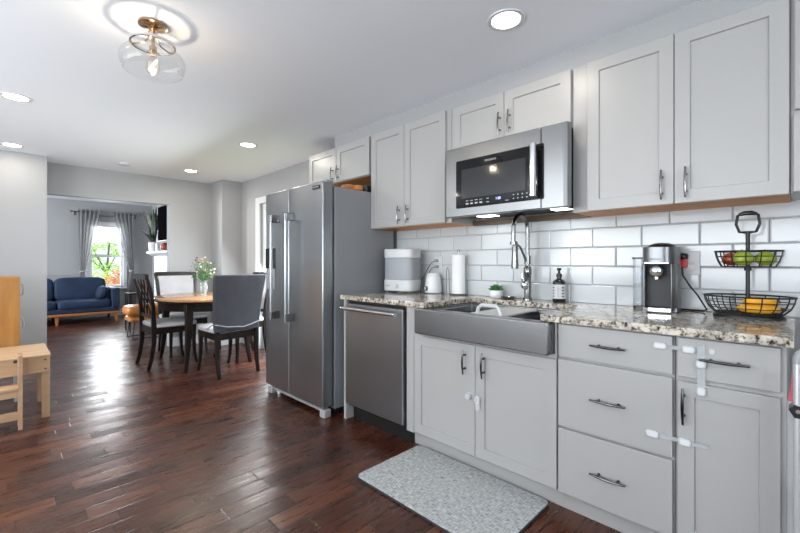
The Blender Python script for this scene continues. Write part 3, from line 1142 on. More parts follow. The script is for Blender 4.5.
# ------------------------------------------------------------------ faucet
t = T('kitchen_faucet', 'tall stainless pull-down spring faucet behind the sink', 'faucet', (2.305, 1.19, 0.89))
FX, FY = 2.305, 1.19
b = nb(); lathe(b, [(0.028, 0), (0.028, 0.012), (0.021, 0.02), (0.021, 0.155), (0.0235, 0.16), (0.0235, 0.20), (0.014, 0.212)], (FX, FY, 0.89), 24)
t.part('faucet_body', b, 'nickel', smooth=True)
b = nb()
pts = [(FX, FY, 1.09 + 0.24 * i / 6) for i in range(7)]
for i in range(1, 13):
    a = PI * i / 12
    pts.append((FX - 0.075 + 0.075 * math.cos(a), FY + 0.012 * i / 12, 1.33 + 0.078 * math.sin(a)))
pts += [(FX - 0.15, FY + 0.012, 1.30), (FX - 0.15, FY + 0.012, 1.24)]
tube(b, pts, 0.0125, 14)
t.part('spout', b, 'nickel', smooth=True)
b = nb(); lathe(b, [(0.020, 0), (0.021, 0.02), (0.018, 0.09), (0.018, 0.155), (0.013, 0.165)], (FX - 0.145, FY + 0.006, 1.085), 20)
o = t.part('spray_head', b, 'nickel', smooth=True)
b = nb(); box(b, FX - 0.135, FX - 0.126, FY + 0.0, FY + 0.024, 1.10, 1.15)
t.part('spray_button', b, 'black', parent=o, bevel=0.002)
b = nb()
tube(b, [(FX - 0.02, FY, 1.13), (FX - 0.05, FY, 1.17), (FX - 0.085, FY + 0.004, 1.215), (FX - 0.125, FY + 0.01, 1.235)], 0.007, 10)
tube(b, [(FX, FY, 1.112), (FX, FY, 1.165)], 0.0195, 16)
lathe(b, [(0.0205, 0), (0.0205, 0.018)], (FX - 0.15, FY + 0.012, 1.228), 16)
t.part('docking_arm', b, 'nickel', smooth=True)
b = nb()
superell(b, (FX - 0.035, FY + 0.0, 0.985), (0.026, 0.026, 0.028), 1.0)
tube(b, [(FX - 0.04, FY + 0.004, 1.0), (FX - 0.052, FY + 0.008, 1.03), (FX - 0.045, FY + 0.01, 1.065)], [0.012, 0.009, 0.007], 10)
tube(b, [(FX - 0.035, FY, 0.985), (FX, FY, 0.985)], 0.018, 14)
t.part('lever', b, 'chrome', smooth=True)

# ------------------------------------------------------------------ things on the counter
CT = 0.8905
# steriliser
t = T('bottle_steriliser', 'white bottle steriliser with smoky clear middle beside the fridge', 'steriliser', (2.215, 2.185, CT), rz=math.radians(14), local=True)
def sell(a, bb, n=40, e=0.45):
    sp = lambda v: math.copysign(abs(v) ** e, v)
    return [(a * sp(math.cos(2 * PI * k / n)), bb * sp(math.sin(2 * PI * k / n))) for k in range(n)]
b = nb()
prism(b, sell(0.098, 0.132), 0.014, 0.098, 'z')
base_ = t.part('base', b, 'whiteplastic', bevel=0.006, smooth=True)
b = nb(); prism(b, sell(0.094, 0.128), 0.098, 0.262, 'z')
t.part('steam_chamber', b, 'smokeplastic', smooth=True)
b = nb(); prism(b, sell(0.075, 0.108), 0.105, 0.225, 'z')
t.part('bottle_rack', b, 'grey', smooth=True)
b = nb(); prism(b, sell(0.098, 0.132), 0.262, 0.335, 'z')
t.part('lid', b, 'whiteplastic', bevel=0.010, seg=3, smooth=True)
b = nb(); tube(b, [(-0.098, 0.0, 0.055), (-0.108, 0.0, 0.055)], 0.017, 18)
box(b, -0.113, -0.107, -0.004, 0.004, 0.038, 0.072)
t.part('dial', b, 'whiteplastic', parent=base_, smooth=True)
b = nb(); box(b, -0.0995, -0.0975, 0.055, 0.095, 0.052, 0.058)
t.part('logo_print', b, 'grey', parent=base_)
for sx in (-1, 1):
    for sy in (-1, 1):
        b = nb(); tube(b, [(sx * 0.07, sy * 0.095, 0), (sx * 0.07, sy * 0.095, 0.016)], 0.007, 8)
        t.part('foot', b, 'clearplastic', parent=base_)

t = T('bottle_warmer', 'small white bottle warmer with round dial left of the paper towel', 'warmer', (2.31, 1.955, CT), local=True)
b = nb(); lathe(b, [(0.052, 0), (0.062, 0.008), (0.064, 0.04), (0.056, 0.11), (0.046, 0.145), (0.04, 0.15), (0.038, 0.12), (0.0, 0.12)], (0, 0, 0), 28)
t.part('warmer_body', b, 'warmercream', smooth=True)
b = nb(); tube(b, [(-0.060, 0.015, 0.038), (-0.071, 0.019, 0.038)], 0.018, 20)
o = t.part('dial', b, 'nickel', smooth=True)
b = nb(); tube(b, [(-0.070, 0.0187, 0.038), (-0.0725, 0.0195, 0.038)], 0.0135, 20)
t.part('dial_face', b, 'whiteplastic', parent=o, smooth=True)

t = T('paper_towel_holder', 'paper towel roll standing on a wire holder', 'paper towel', (2.31, 1.72, CT), local=True)
b = nb()
ring = [(0.062 * math.cos(2 * PI * k / 24), 0.062 * math.sin(2 * PI * k / 24), 0.004) for k in range(24)]
tube(b, ring, 0.0035, 6, closed=True)
tube(b, [(-0.062, 0, 0.004), (0.062, 0, 0.004)], 0.0035, 6)
tube(b, [(0, 0, 0.004), (0, 0, 0.305)], 0.004, 8)
tube(b, [(0.0, 0.009 * math.cos(2 * PI * k / 12), 0.314 + 0.009 * math.sin(2 * PI * k / 12)) for k in range(12)], 0.003, 6, closed=True)
t.part('stand', b, 'nickel', smooth=True)
b = nb()
arm = [(-0.02, 0.062, 0.006), (-0.02, 0.068, 0.10), (-0.02, 0.072, 0.17), (-0.015, 0.085, 0.195), (-0.01, 0.10, 0.18), (-0.005, 0.105, 0.12), (0.0, 0.108, 0.006)]
tube(b, arm, 0.003, 6)
t.part('tension_arm', b, 'nickel', smooth=True)
b = nb(); lathe(b, [(0.018, 0.010), (0.047, 0.010), (0.047, 0.285), (0.018, 0.285)], (0, 0, 0), 32, cap=False)
bmesh.ops.recalc_face_normals(b, faces=b.faces)
t.part('paper_roll', b, 'paper', smooth=True)

t = T('succulent_pot', 'small green succulent in a round white pot', 'plant', (2.30, 1.41, CT), local=True)
b = nb(); lathe(b, [(0.03, 0), (0.042, 0.012), (0.045, 0.03), (0.04, 0.05), (0.036, 0.05), (0.034, 0.042), (0.0, 0.042)], (0, 0, 0), 28)
t.part('pot', b, 'ceramic', smooth=True)
b = nb()
for ringi, (n, L, el) in enumerate(((10, 0.054, 18), (9, 0.055, 42), (6, 0.048, 70))):
    for k in range(n):
        a = 2 * PI * k / n + ringi * 0.4
        d = Vector((math.cos(a) * math.cos(math.radians(el)), math.sin(a) * math.cos(math.radians(el)), math.sin(math.radians(el))))
        p0 = Vector((0, 0, 0.043))
        tube(b, [p0, p0 + d * L * 0.35, p0 + d * L * 0.7, p0 + d * L], [0.004, 0.0095, 0.008, 0.0008], 6)
t.part('rosette', b, 'leaf', smooth=True)

b = nb(); lathe(b, [(0.03, 0), (0.043, 0.006), (0.046, 0.013), (0.043, 0.014), (0.036, 0.008), (0.0, 0.007)], (2.29, 1.31, CT), 28, sx=0.8, sy=1.15)
single('soap_dish', b, 'nickel', 'shallow grey dish between the succulent and the faucet', 'dish', loc=(2.29, 1.31, CT), smooth=True)

t = T('soap_bottle', 'dark pump soap bottle with pale label right of the faucet', 'bottle', (2.31, 0.995, CT), local=True)
b = nb(); lathe(b, [(0.034, 0), (0.037, 0.004), (0.037, 0.112), (0.033, 0.124), (0.018, 0.134), (0.013, 0.138), (0.013, 0.148), (0, 0.148)], (0, 0, 0), 28)
t.part('bottle_body', b, 'amber', smooth=True)
b = nb(); lathe(b, [(0.0375, 0.022), (0.0375, 0.104)], (0, 0, 0), 36, cap=False)
lb = t.part('paper_label', b, 'label', smooth=True)
b = nb()
for ci, a0 in enumerate((150, 195, 235, 262)):
    for k in range(4 if ci % 2 == 0 else 6):
        z = 0.032 + k * (0.017 if ci % 2 == 0 else 0.0115)
        a = math.radians(a0)
        wd = 0.16 if ci % 2 == 0 else 0.10
        hh = 0.007 if ci % 2 == 0 else 0.003
        q = [(0.0379 * math.cos(a + s), 0.0379 * math.sin(a + s)) for s in (-wd, 0, wd)]
        lo = [b.verts.new((p[0], p[1], z)) for p in q]
        hi = [b.verts.new((p[0], p[1], z + hh)) for p in q]
        for j in range(2):
            b.faces.new((lo[j], lo[j + 1], hi[j + 1], hi[j]))
t.part('label_print', b, 'ink', parent=lb)
b = nb()
lathe(b, [(0.016, 0.146), (0.016, 0.165), (0.008, 0.168), (0.006, 0.185), (0.012, 0.187), (0.013, 0.198), (0.006, 0.2)], (0, 0, 0), 18)
tube(b, [(0, 0, 0.193), (-0.03, -0.004, 0.193), (-0.036, -0.005, 0.188)], 0.004, 8)
t.part('pump', b, 'black', smooth=True)

# coffee machine
CX, CYc = 2.25, 0.470
t = T('coffee_machine', 'silver capsule coffee machine with a clear water tank', 'coffee machine', (CX, CYc, CT), local=True)
def slab(a, bb, z0, z1, front=True):
    return a
b = nb()
outer = []
for k in range(36):
    a = 2 * PI * k / 36
    sp = lambda v, e_: math.copysign(abs(v) ** e_, v)
    outer.append((0.105 * sp(math.cos(a), 0.62), 0.070 * sp(math.sin(a), 0.62)))
# side cheeks leave a recess at the front (facing -X)
def clip(poly, cond):
    return [p for p in poly if cond(p)]
top_poly = outer
prism(b, top_poly, 0.225, 0.305, 'z')
rear = [p for p in outer if p[0] > -0.045]
prism(b, rear, 0.0, 0.225, 'z')
left = [p for p in outer if p[0] <= -0.04 and p[1] > 0.0] + []
for s in (1, -1):
    pl = [(-0.046, s * 0.0695), (-0.046, s * 0.052), (-0.086, s * 0.050), (-0.091, s * 0.057), (-0.082, s * 0.0635)]
    prism(b, pl, 0.02, 0.225, 'z')
bd = t.part('housing', b, 'silver', bevel=0.002, smooth=True)
b = nb(); box(b, -0.047, -0.0445, -0.0515, 0.0515, 0.02, 0.225)
t.part('cup_recess', b, 'recess')
b = nb(); lathe(b, [(0.075, 0.305), (0.068, 0.315), (0.04, 0.324), (0, 0.327)], (0, 0, 0), 28, sx=1.15, sy=0.75)
t.part('lid', b, 'black', smooth=True)
b = nb(); box(b, -0.109, -0.100, -0.048, 0.048, 0.226, 0.234)
t.part('chrome_band', b, 'chrome', bevel=0.002)
b = nb(); superell(b, (-0.075, 0.004, 0.193), (0.03, 0.031, 0.032), 0.9)
tube(b, [(-0.08, 0.004, 0.17), (-0.08, 0.004, 0.155)], 0.011, 14)
t.part('coffee_spout', b, 'chrome', smooth=True)
b = nb(); prism(b, [(-0.045, -0.060), (-0.100, -0.058), (-0.116, -0.03), (-0.118, 0), (-0.116, 0.03), (-0.100, 0.058), (-0.045, 0.060)], 0.004, 0.024, 'z')
o = t.part('drip_tray', b, 'chrome', bevel=0.003)
b = nb()
for k in range(7):
    y = -0.042 + k * 0.014
    box(b, -0.12, -0.055, y - 0.003, y + 0.003, 0.0235, 0.0255)
t.part('tray_slots', b, 'black', parent=o)
text_on_x('lettering', 'NESPRESSO', -0.1056, 0.003, 0.247, 0.010, 'ink', bd, None, width=0.05)
b = nb(); prism(b, rrect(0.02, 0.095, 0.076, 0.134, 0.02), 0.015, 0.25, 'z')
tk = t.part('water_tank', b, 'clearplastic', smooth=True)
b = nb(); prism(b, rrect(0.023, 0.092, 0.079, 0.131, 0.018), 0.02, 0.125, 'z')
t.part('water', b, M['clearplastic'], parent=tk, smooth=True)
b = nb(); prism(b, rrect(0.014, 0.10, 0.066, 0.137, 0.02), 0.25, 0.258, 'z')
t.part('tank_lid', b, 'black', parent=tk)
b = nb(); prism(b, rrect(0.02, 0.095, 0.060, 0.132, 0.02), 0.0, 0.015, 'z')
t.part('tank_base', b, 'black', parent=tk)

# wall outlets
def outlet(label, y, z):
    t = T('wall_outlet', label, 'outlet', (TF, y, z))
    b = nb(); box(b, TF - 0.006, TF, y - 0.037, y + 0.037, z - 0.058, z + 0.058)
    p = t.part('cover_plate', b, 'whiteplastic', bevel=0.003)
    for dz in (-0.022, 0.022):
        b = nb(); box(b, TF - 0.008, TF - 0.005, y - 0.017, y + 0.017, z + dz - 0.015, z + dz + 0.015)
        t.part('socket', b, 'trim', parent=p, bevel=0.002)
    return t
outlet('white wall outlet behind the coffee machine cord', 0.375, 1.12)
outlet('white wall outlet above the bottle warmer', 1.955, 1.11)

t = T('power_cord', 'black cord with a red plug from the coffee machine to the outlet', 'cord', (2.36, 0.38, 1.14))
b = nb(); box(b, 2.334, 2.3675, 0.385, 0.413, 1.098, 1.145)
t.part('plug', b, 'red', bevel=0.004, label='red plug')
b = nb(); superell(b, (2.345, 0.40, 1.152), (0.021, 0.02, 0.016), 0.8)
tube(b, [(2.34, 0.405, 1.10), (2.332, 0.40, 1.06), (2.322, 0.37, 1.01), (2.315, 0.34, 0.97), (2.31, 0.318, 0.93), (2.315, 0.305, 0.905), (2.330, 0.32, 0.8955), (2.350, 0.37, 0.8945), (2.364, 0.42, 0.8945), (2.364, 0.47, 0.8945), (2.357, 0.475, 0.8945)], 0.0038, 8)
t.part('cable', b, 'black', smooth=True)
t = T('power_cord', 'pale cords plugged into the outlet above the bottle warmer', 'cord', (2.35, 1.95, 1.1))
b = nb(); superell(b, (2.352, 1.96, 1.135), (0.016, 0.013, 0.012), 0.7); superell(b, (2.352, 1.955, 1.09), (0.016, 0.013, 0.012), 0.7)
t.part('plug', b, 'grey', smooth=True)
b = nb()
tube(b, [(2.34, 1.96, 1.135), (2.325, 1.985, 1.12), (2.31, 2.02, 1.06), (2.29, 2.05, 0.99), (2.26, 2.04, 0.92), (2.235, 2.02, 0.896), (2.235, 1.99, 0.8945), (2.245, 1.965, 0.8945)], 0.003, 6)
tube(b, [(2.34, 1.955, 1.09), (2.325, 1.98, 1.08), (2.315, 2.02, 1.02), (2.315, 2.035, 0.94), (2.33, 2.03, 0.896)], 0.003, 6)
t.part('cable', b, 'nickel', smooth=True)

# fruit basket
BX, BY = 2.235, 0.156
t = T('fruit_basket', 'two-tier black wire fruit basket with a loop handle', 'fruit basket', (BX, BY, CT), local=True)
def oval(rx, ry, z, n=40):
    return [(rx * math.cos(2 * PI * k / n), ry * math.sin(2 * PI * k / n), z) for k in range(n)]
b = nb(); lathe(b, [(1.0, 0), (1.0, 0.008), (0.95, 0.013), (0, 0.013)], (0, 0, 0), 36, sx=0.085, sy=0.118)
t.part('base', b, 'wire', smooth=True)
b = nb(); tube(b, [(0, 0, 0.01), (0, 0, 0.362)], 0.0075, 12)
tube(b, [(0, 0, 0.198), (0, 0, 0.212)], 0.012, 12)
t.part('post', b, 'wire', smooth=True)
def tier(rx, ry, z0, z1, bx, by, n):
    b = nb()
    tube(b, oval(rx, ry, z1), 0.0038, 6, closed=True)
    tube(b, oval(rx * 0.97, ry * 0.97, z1 - (z1 - z0) * 0.33), 0.002, 6, closed=True)
    tube(b, oval(rx * 0.88 , ry * 0.90, z1 - (z1 - z0) * 0.68), 0.002, 6, closed=True)
    tube(b, oval(bx, by, z0), 0.0028, 6, closed=True)
    for k in range(n):
        a = 2 * PI * k / n
        ca, sa = math.cos(a), math.sin(a)
        tube(b, [(rx * ca, ry * sa, z1), (rx * 0.97 * ca, ry * 0.97 * sa, z1 - (z1 - z0) * 0.33), (rx * 0.88 * ca, ry * 0.90 * sa, z1 - (z1 - z0) * 0.68), (bx * ca, by * sa, z0)], 0.0023, 6)
    for k in range(-4, 5):
        y = by * k / 5
        h = bx * math.sqrt(max(0, 1 - (y / by) ** 2))
        tube(b, [(-h, y, z0), (h, y, z0)], 0.002, 6)
    for k in (-1, 0, 1):
        x = bx * k / 2
        h = by * math.sqrt(max(0, 1 - (x / bx) ** 2))
        tube(b, [(x, -h, z0), (x, h, z0)], 0.002, 6)
    return b
t.part('lower_tray', tier(0.105, 0.148, 0.020, 0.090, 0.082, 0.112, 18), 'wire', smooth=True)
t.part('upper_tray', tier(0.086, 0.110, 0.214, 0.280, 0.068, 0.088, 14), 'wire', smooth=True)
b = nb()
tube(b, [(0, 0.009, 0.36), (0, 0.027, 0.362), (0, 0.038, 0.395), (0, 0.033, 0.432), (0, 0.024, 0.438)], 0.0055, 8)
tube(b, [(0, -0.009, 0.36), (0, -0.027, 0.362), (0, -0.038, 0.395), (0, -0.033, 0.432), (0, -0.024, 0.438)], 0.0055, 8)
tube(b, [(0, 0.011, 0.36), (0, -0.011, 0.36)], 0.0055, 8)
h = t.part('handle', b, 'wire', smooth=True)
b = nb(); tube(b, [(0, 0.028, 0.436), (0, 0.012, 0.441), (0, -0.012, 0.441), (0, -0.028, 0.436)], [0.007, 0.010, 0.010, 0.007], 10)
t.part('grip', b, 'black', parent=h, smooth=True)

def apple(label, x, y, z, m, r=0.037, group=None):
    t = T('apple', label, 'apple', (x, y, z), local=True, rz=random.random() * 3, group=group)
    b = nb()
    prof = []
    for i in range(13):
        a = PI * i / 12
        rr = r * math.sin(a) * (1 + 0.06 * math.cos(a)) if 0 < i < 12 else 0.0012
        zz = -r * 0.9 * math.cos(a) + (0.18 * r if i == 0 else 0) - (0.22 * r if i == 12 else 0) - (0.05 * r if i == 11 else 0)
        prof.append((rr, zz + r * 0.9))
    lathe(b, prof, (0, 0, 0), 22)
    t.part('flesh', b, m, smooth=True)
    b = nb(); tube(b, [(0, 0, 1.5 * r), (0.003, 0, 1.75 * r), (0.006, 0, 2.0 * r)], 0.0014, 6)
    t.part('stem', b, 'stem')
ZT = CT + 0.2155
apple('green apple in the middle of the upper basket tier, in front of the post', BX - 0.036, BY + 0.012, ZT + 0.003, 'apple_green', 0.035)
apple('green apple at the right end of the upper basket tier', BX - 0.005, BY - 0.056, ZT + 0.003, 'apple_green', 0.034)
apple('red apple at the left end of the upper basket tier', BX + 0.020, BY + 0.056, ZT + 0.003, 'apple_red', 0.032)
def banana(label, x, y, z, rz, L=0.15, tilt=0.0):
    t = T('banana', label, 'banana', (x, y, z), local=True, rz=rz)
    b = nb()
    pts, rs = [], []
    for i in range(11):
        s = -1 + 2 * i / 10
        pts.append((0.028 * s * s * 1.2, s * L / 2, 0.018 + tilt * s))
        rs.append(0.018 * (1 - abs(s) ** 4 * 0.65))
    tube(b, pts, rs, 10)
    t.part('flesh', b, 'banana', smooth=True)
    b = nb(); tube(b, [pts[0], (0.038, -L / 2 - 0.012, 0.018 - tilt)], [0.006, 0.004], 8)
    t.part('stem', b, 'stem')
banana('orange-yellow banana at the front of the lower basket tier', BX - 0.040, BY - 0.035, CT + 0.0225, 0.08, 0.13)
banana('banana lying behind the front one in the lower basket tier', BX + 0.03, BY - 0.03, CT + 0.0225, -0.25, 0.12)
banana('banana on top in the lower basket tier beside the post', BX - 0.005, BY - 0.048, CT + 0.050, 0.35, 0.11)

# ------------------------------------------------------------------ child locks
def pad(t, y, z, wy, wz, x=DC, th=0.011, parent=None):
    b = nb(); prism(b, rrect(y - wy / 2, y + wy / 2, z - wz / 2, z + wz / 2, min(wy, wz) * 0.38), x - th, x - 0.0003, 'x')
    p = t.part('pad', b, 'whiteplastic', bevel=0.003)
    b = nb(); prism(b, rrect(y - wy / 2 + 0.006, y + wy / 2 - 0.006, z - wz / 2 + 0.006, z + wz / 2 - 0.006, min(wy, wz) * 0.22), x - th - 0.001, x - th, 'x')
    t.part('pad_button', b, 'trim', parent=p)
t = T('child_lock', 'white child lock strap across the top drawers of both cabinets', 'child lock', (DC, 0.325, 0.81))
pad(t, 0.371, 0.812, 0.044, 0.026); pad(t, 0.283, 0.810, 0.040, 0.026)
b = nb(); box(b, DC - 0.006, DC - 0.004, 0.29, 0.36, 0.803, 0.818)
t.part('strap', b, 'strap')
t = T('child_lock', 'white vertical child lock from the end drawer handle down to its door', 'child lock', (DC, 0.244, 0.76))
pad(t, 0.246, 0.766, 0.030, 0.032, th=0.017); pad(t, 0.246, 0.668, 0.028, 0.032)
b = nb(); box(b, DC - 0.006, DC - 0.004, 0.235, 0.257, 0.655, 0.83)
t.part('strap', b, 'strap')
t = T('child_lock', 'white child lock strap linking the middle drawer and the end door', 'child lock', (DC, 0.32, 0.475))
pad(t, 0.396, 0.474, 0.044, 0.028); pad(t, 0.294, 0.474, 0.040, 0.028)
b = nb(); box(b, DC - 0.006, DC - 0.004, 0.225, 0.385, 0.467, 0.482)
t.part('strap', b, 'strap')
t = T('child_lock', 'spare white oval lock pad right of the vertical lock on the end drawer', 'child lock', (DC, 0.215, 0.812))
pad(t, 0.217, 0.812, 0.018, 0.020, th=0.004)
t = T('child_lock', 'small white round knob lock on the left sink cabinet door', 'child lock', (DC, 1.235, 0.415))
b = nb(); tube(b, [(DC - 0.0003, 1.237, 0.418), (DC - 0.02, 1.237, 0.418)], [0.018, 0.015], 18)
t.part('knob', b, 'whiteplastic', smooth=True)
t = T('child_lock', 'white elongated latch lock on the right sink cabinet door', 'child lock', (DC, 1.178, 0.40))
b = nb(); prism(b, rrect(1.166, 1.192, 0.355, 0.435, 0.012), DC - 0.012, DC - 0.0003, 'x')
p = t.part('latch_plate', b, 'whiteplastic', bevel=0.003)
b = nb(); tube(b, [(DC - 0.016, 1.179 + 0.012 * math.cos(2 * PI * k / 16), 0.412 + 0.016 * math.sin(2 * PI * k / 16)) for k in range(16)], 0.0035, 6, closed=True)
t.part('latch_ring', b, 'trim', parent=p, smooth=True)

# ------------------------------------------------------------------ floor mat
t = T('kitchen_mat', 'grey woven anti-fatigue mat on the floor before the sink', 'mat', (1.56, 1.225, 0))
b = nb(); prism(b, rrect(1.308, 1.808, 0.815, 1.64, 0.035), 0.0005, 0.010, 'z')
t.part('foam_base', b, 'rugside', bevel=0.002)
b = nb(); prism(b, rrect(1.311, 1.805, 0.818, 1.637, 0.033), 0.010, 0.016, 'z')
t.part('mat_top', b, 'rug', bevel=0.003)

# ------------------------------------------------------------------ step ladder at the end of the counter
t = T('step_ladder', 'folded white step ladder leaning beside the end of the counter', 'ladder', (1.68, -0.2, 0))
for y in (0.0045, -0.40):
    b = nb(); tube(b, [(1.66, y, 0.0), (1.66, y, 0.835), (1.663, y - 0.004 * (1 if y > -0.1 else -1), 0.85), (1.668, y - 0.014 * (1 if y > -0.1 else -1), 0.86)], 0.0105, 12)
    t.part('front_rail', b, 'ladder', smooth=True)
    b = nb(); tube(b, [(1.66, y, 0.825), (1.66, y, 0.838), (1.663, y - 0.004 * (1 if y > -0.1 else -1), 0.852), (1.670, y - 0.018 * (1 if y > -0.1 else -1), 0.864)], 0.0118, 12)
    t.part('end_cap', b, 'grey', smooth=True)
for y0, y1 in ((0.012, 0.0275), (-0.424, -0.408)):
    b = nb(); box(b, 1.700, 1.718, y0, y1, 0.0, 0.70)
    for z in (0.12, 0.38, 0.56):
        tube(b, [(1.6985, (y0 + y1) / 2, z), (1.7005, (y0 + y1) / 2, z)], 0.003, 8)
    t.part('rear_rail', b, 'ladder', bevel=0.002)
for z in (0.2, 0.42):
    b = nb(); box(b, 1.652, 1.70, -0.39, -0.007, z, z + 0.02)
    t.part('step', b, 'ladder')
b = nb(); prism(b, [(-0.012, 0.668), (0.012, 0.668), (0.0245, 0.690), (0.012, 0.706), (-0.012, 0.700)], 1.645, 1.6995, 'x')
h = t.part('hinge', b, 'black', bevel=0.001)
b = nb(); tube(b, [(1.6435, 0.004, 0.688), (1.646, 0.004, 0.688)], 0.006, 12)
t.part('hinge_rivet', b, 'chrome', parent=h, smooth=True)
b = nb(); prism(b, [(0.013, 0.70), (0.0265, 0.70), (0.016, 0.785), (0.013, 0.785)], 1.7035, 1.7145, 'x')
t.part('hinge_bracket', b, 'sticker')

# ------------------------------------------------------------------ ceiling lights
def can(label, x, y, power=5, visible=True):
    t = T('recessed_light', label, 'ceiling light', (x, y, CEIL - 0.004), local=True, group='recessed ceiling lights')
    b = nb(); lathe(b, [(0.085, 0.004), (0.083, 0.0), (0.066, 0.0), (0.062, 0.004)], (0, 0, 0), 32, cap=False)
    t.part('trim_ring', b, 'trim', smooth=True)
    b = nb(); lathe(b, [(0.064, 0.003), (0.0001, 0.002)], (0, 0, 0), 32, cap=False)
    t.part('lens', b, 'canlight')
    l = bpy.data.lights.new('recessed_light_glow', 'AREA')
    l.shape = 'DISK'
    l.size = 0.12
    l.energy = power
    l.color = (1.0, 0.89, 0.76)
    lo = bpy.data.objects.new('recessed_light_glow', l)
    col.objects.link(lo)
    lo.parent = t.o
    lo.location = (0, 0, -0.004)
can('recessed ceiling light nearest the wall cabinets', 1.641, 0.954, 2.5)
can('recessed ceiling light above the dining chairs, nearer the fridge', 1.664, 3.703)
can('farthest recessed ceiling light, before the corner chase', 1.647, 5.253)
can('recessed ceiling light at the left edge, nearer the camera', 0.075, 3.734)
can('recessed ceiling light at the left edge, close to the partition wall', 0.081, 5.286, 2.5)

can('added unseen ceiling light brightening the open floor left of the view, nearest the camera', -1.3, 1.2, 9)  # this and the next two: lamps added out of view for the left floor
can('added unseen ceiling light brightening the open floor left of the view, middle', -1.3, 2.6, 9)
can('added unseen ceiling light brightening the open floor left of the view, farthest', -1.3, 4.0, 7)
t = T('smoke_detector', 'small round white smoke detector on the ceiling before the living room opening', 'smoke detector', (0.983, 5.36, CEIL - 0.03), local=True)
b = nb(); lathe(b, [(0.035, 0), (0.05, 0.008), (0.055, 0.03)], (0, 0, 0), 28)
t.part('housing', b, 'whiteplastic', smooth=True)
b = nb()
for k in range(10):
    a = 2 * PI * k / 10
    tube(b, [(0.046 * math.cos(a), 0.046 * math.sin(a), 0.008), (0.052 * math.cos(a), 0.052 * math.sin(a), 0.012)], 0.004, 6)
t.part('vent_slots', b, 'grey')

LX, LY = 0.506, 2.138
t = T('flush_ceiling_lamp', 'semi-flush ceiling lamp with clear glass bowl and glowing filament bulb', 'ceiling lamp', (LX, LY, CEIL), local=True)
b = nb(); lathe(b, [(0.058, 0), (0.060, -0.010), (0.050, -0.014), (0.020, -0.022), (0.0, -0.022)], (0, 0, 0), 36)
t.part('canopy', b, 'brass', smooth=True)
b = nb()
for k in range(3):
    a = 2 * PI * k / 3 + 0.4
    tube(b, [(0.016 * math.cos(a), 0.016 * math.sin(a), -0.016), (0.022 * math.cos(a), 0.022 * math.sin(a), -0.065), (0.040 * math.cos(a), 0.040 * math.sin(a), -0.086), (0.088 * math.cos(a), 0.088 * math.sin(a), -0.094)], 0.0035, 8)
tube(b, [(0, 0, -0.02), (0, 0, -0.125)], 0.0075, 12)
tube(b, [(0, 0, -0.105), (0, 0, -0.145)], 0.016, 16)
t.part('stem', b, 'brass', smooth=True)
b = nb(); lathe(b, [(0.086, -0.088), (0.094, -0.088), (0.094, -0.099), (0.086, -0.099), (0.086, -0.088)], (0, 0, 0), 40, cap=False)
t.part('collar', b, 'chrome', smooth=True)
b = nb(); lathe(b, [(0.088, -0.092), (0.088, -0.112), (0.100, -0.124), (0.122, -0.140), (0.133, -0.160), (0.134, -0.180), (0.128, -0.205), (0.118, -0.224), (0.114, -0.226)], (0, 0, 0), 48, cap=False)
t.part('glass_bowl', b, 'lampglass', smooth=True)
b = nb(); lathe(b, [(0.014, -0.145), (0.014, -0.155), (0.026, -0.185), (0.029, -0.205), (0.022, -0.228), (0.0005, -0.238)], (0, 0, 0), 24, cap=False)
t.part('bulb', b, 'lampglass', smooth=True)
b = nb()
fp = []
for k in range(17):
    a = 2 * PI * k / 8
    fp.append((0.015 * math.cos(a), 0.015 * math.sin(a), -0.165 - 0.05 * (0.5 - 0.5 * math.cos(PI * k / 4))))
tube(b, fp, 0.0045, 6)
t.part('filament', b, 'filament')
l = bpy.data.lights.new('bulb_glow', 'POINT')
l.energy = 4
l.color = (1.0, 0.82, 0.60)
l.shadow_soft_size = 0.012
lo = bpy.data.objects.new('bulb_glow', l)
col.objects.link(lo)
lo.parent = t.o
lo.location = (0, 0, -0.19)

# ------------------------------------------------------------------ dining furniture
TX, TY = 1.66, 4.83
t = T('dining_table', 'oval dining table with honey top and dark curved legs', 'table', (TX, TY, 0), local=True)
b = nb(); lathe(b, [(0.97, 0.712), (1.0, 0.718), (1.0, 0.736), (0.985, 0.742)], (0, 0, 0), 56, sx=0.50, sy=0.60)
t.part('tabletop', b, 'tabletop', smooth=True)
b = nb(); lathe(b, [(0.985, 0.700), (1.005, 0.706), (0.99, 0.7125)], (0, 0, 0), 56, sx=0.50, sy=0.60)
t.part('top_edge', b, 'darkwood', smooth=True)
b = nb(); lathe(b, [(0.86, 0.61), (0.88, 0.70)], (0, 0, 0), 56, sx=0.50, sy=0.60)
t.part('apron', b, 'darkwood', smooth=True)
for sx in (-1, 1):
    for sy in (-1, 1):
        b = nb()
        x, y = sx * 0.29, sy * 0.40
        sweep(b, [(x + sx * 0.045, y + sy * 0.045, 0, 0.034, 0.034), (x + sx * 0.03, y + sy * 0.03, 0.12, 0.040, 0.040), (x + sx * 0.01, y + sy * 0.01, 0.35, 0.055, 0.055), (x, y, 0.55, 0.068, 0.068), (x - sx * 0.0, y, 0.70, 0.082, 0.082)])
        t.part('leg', b, 'darkwood', bevel=0.006, smooth=True)

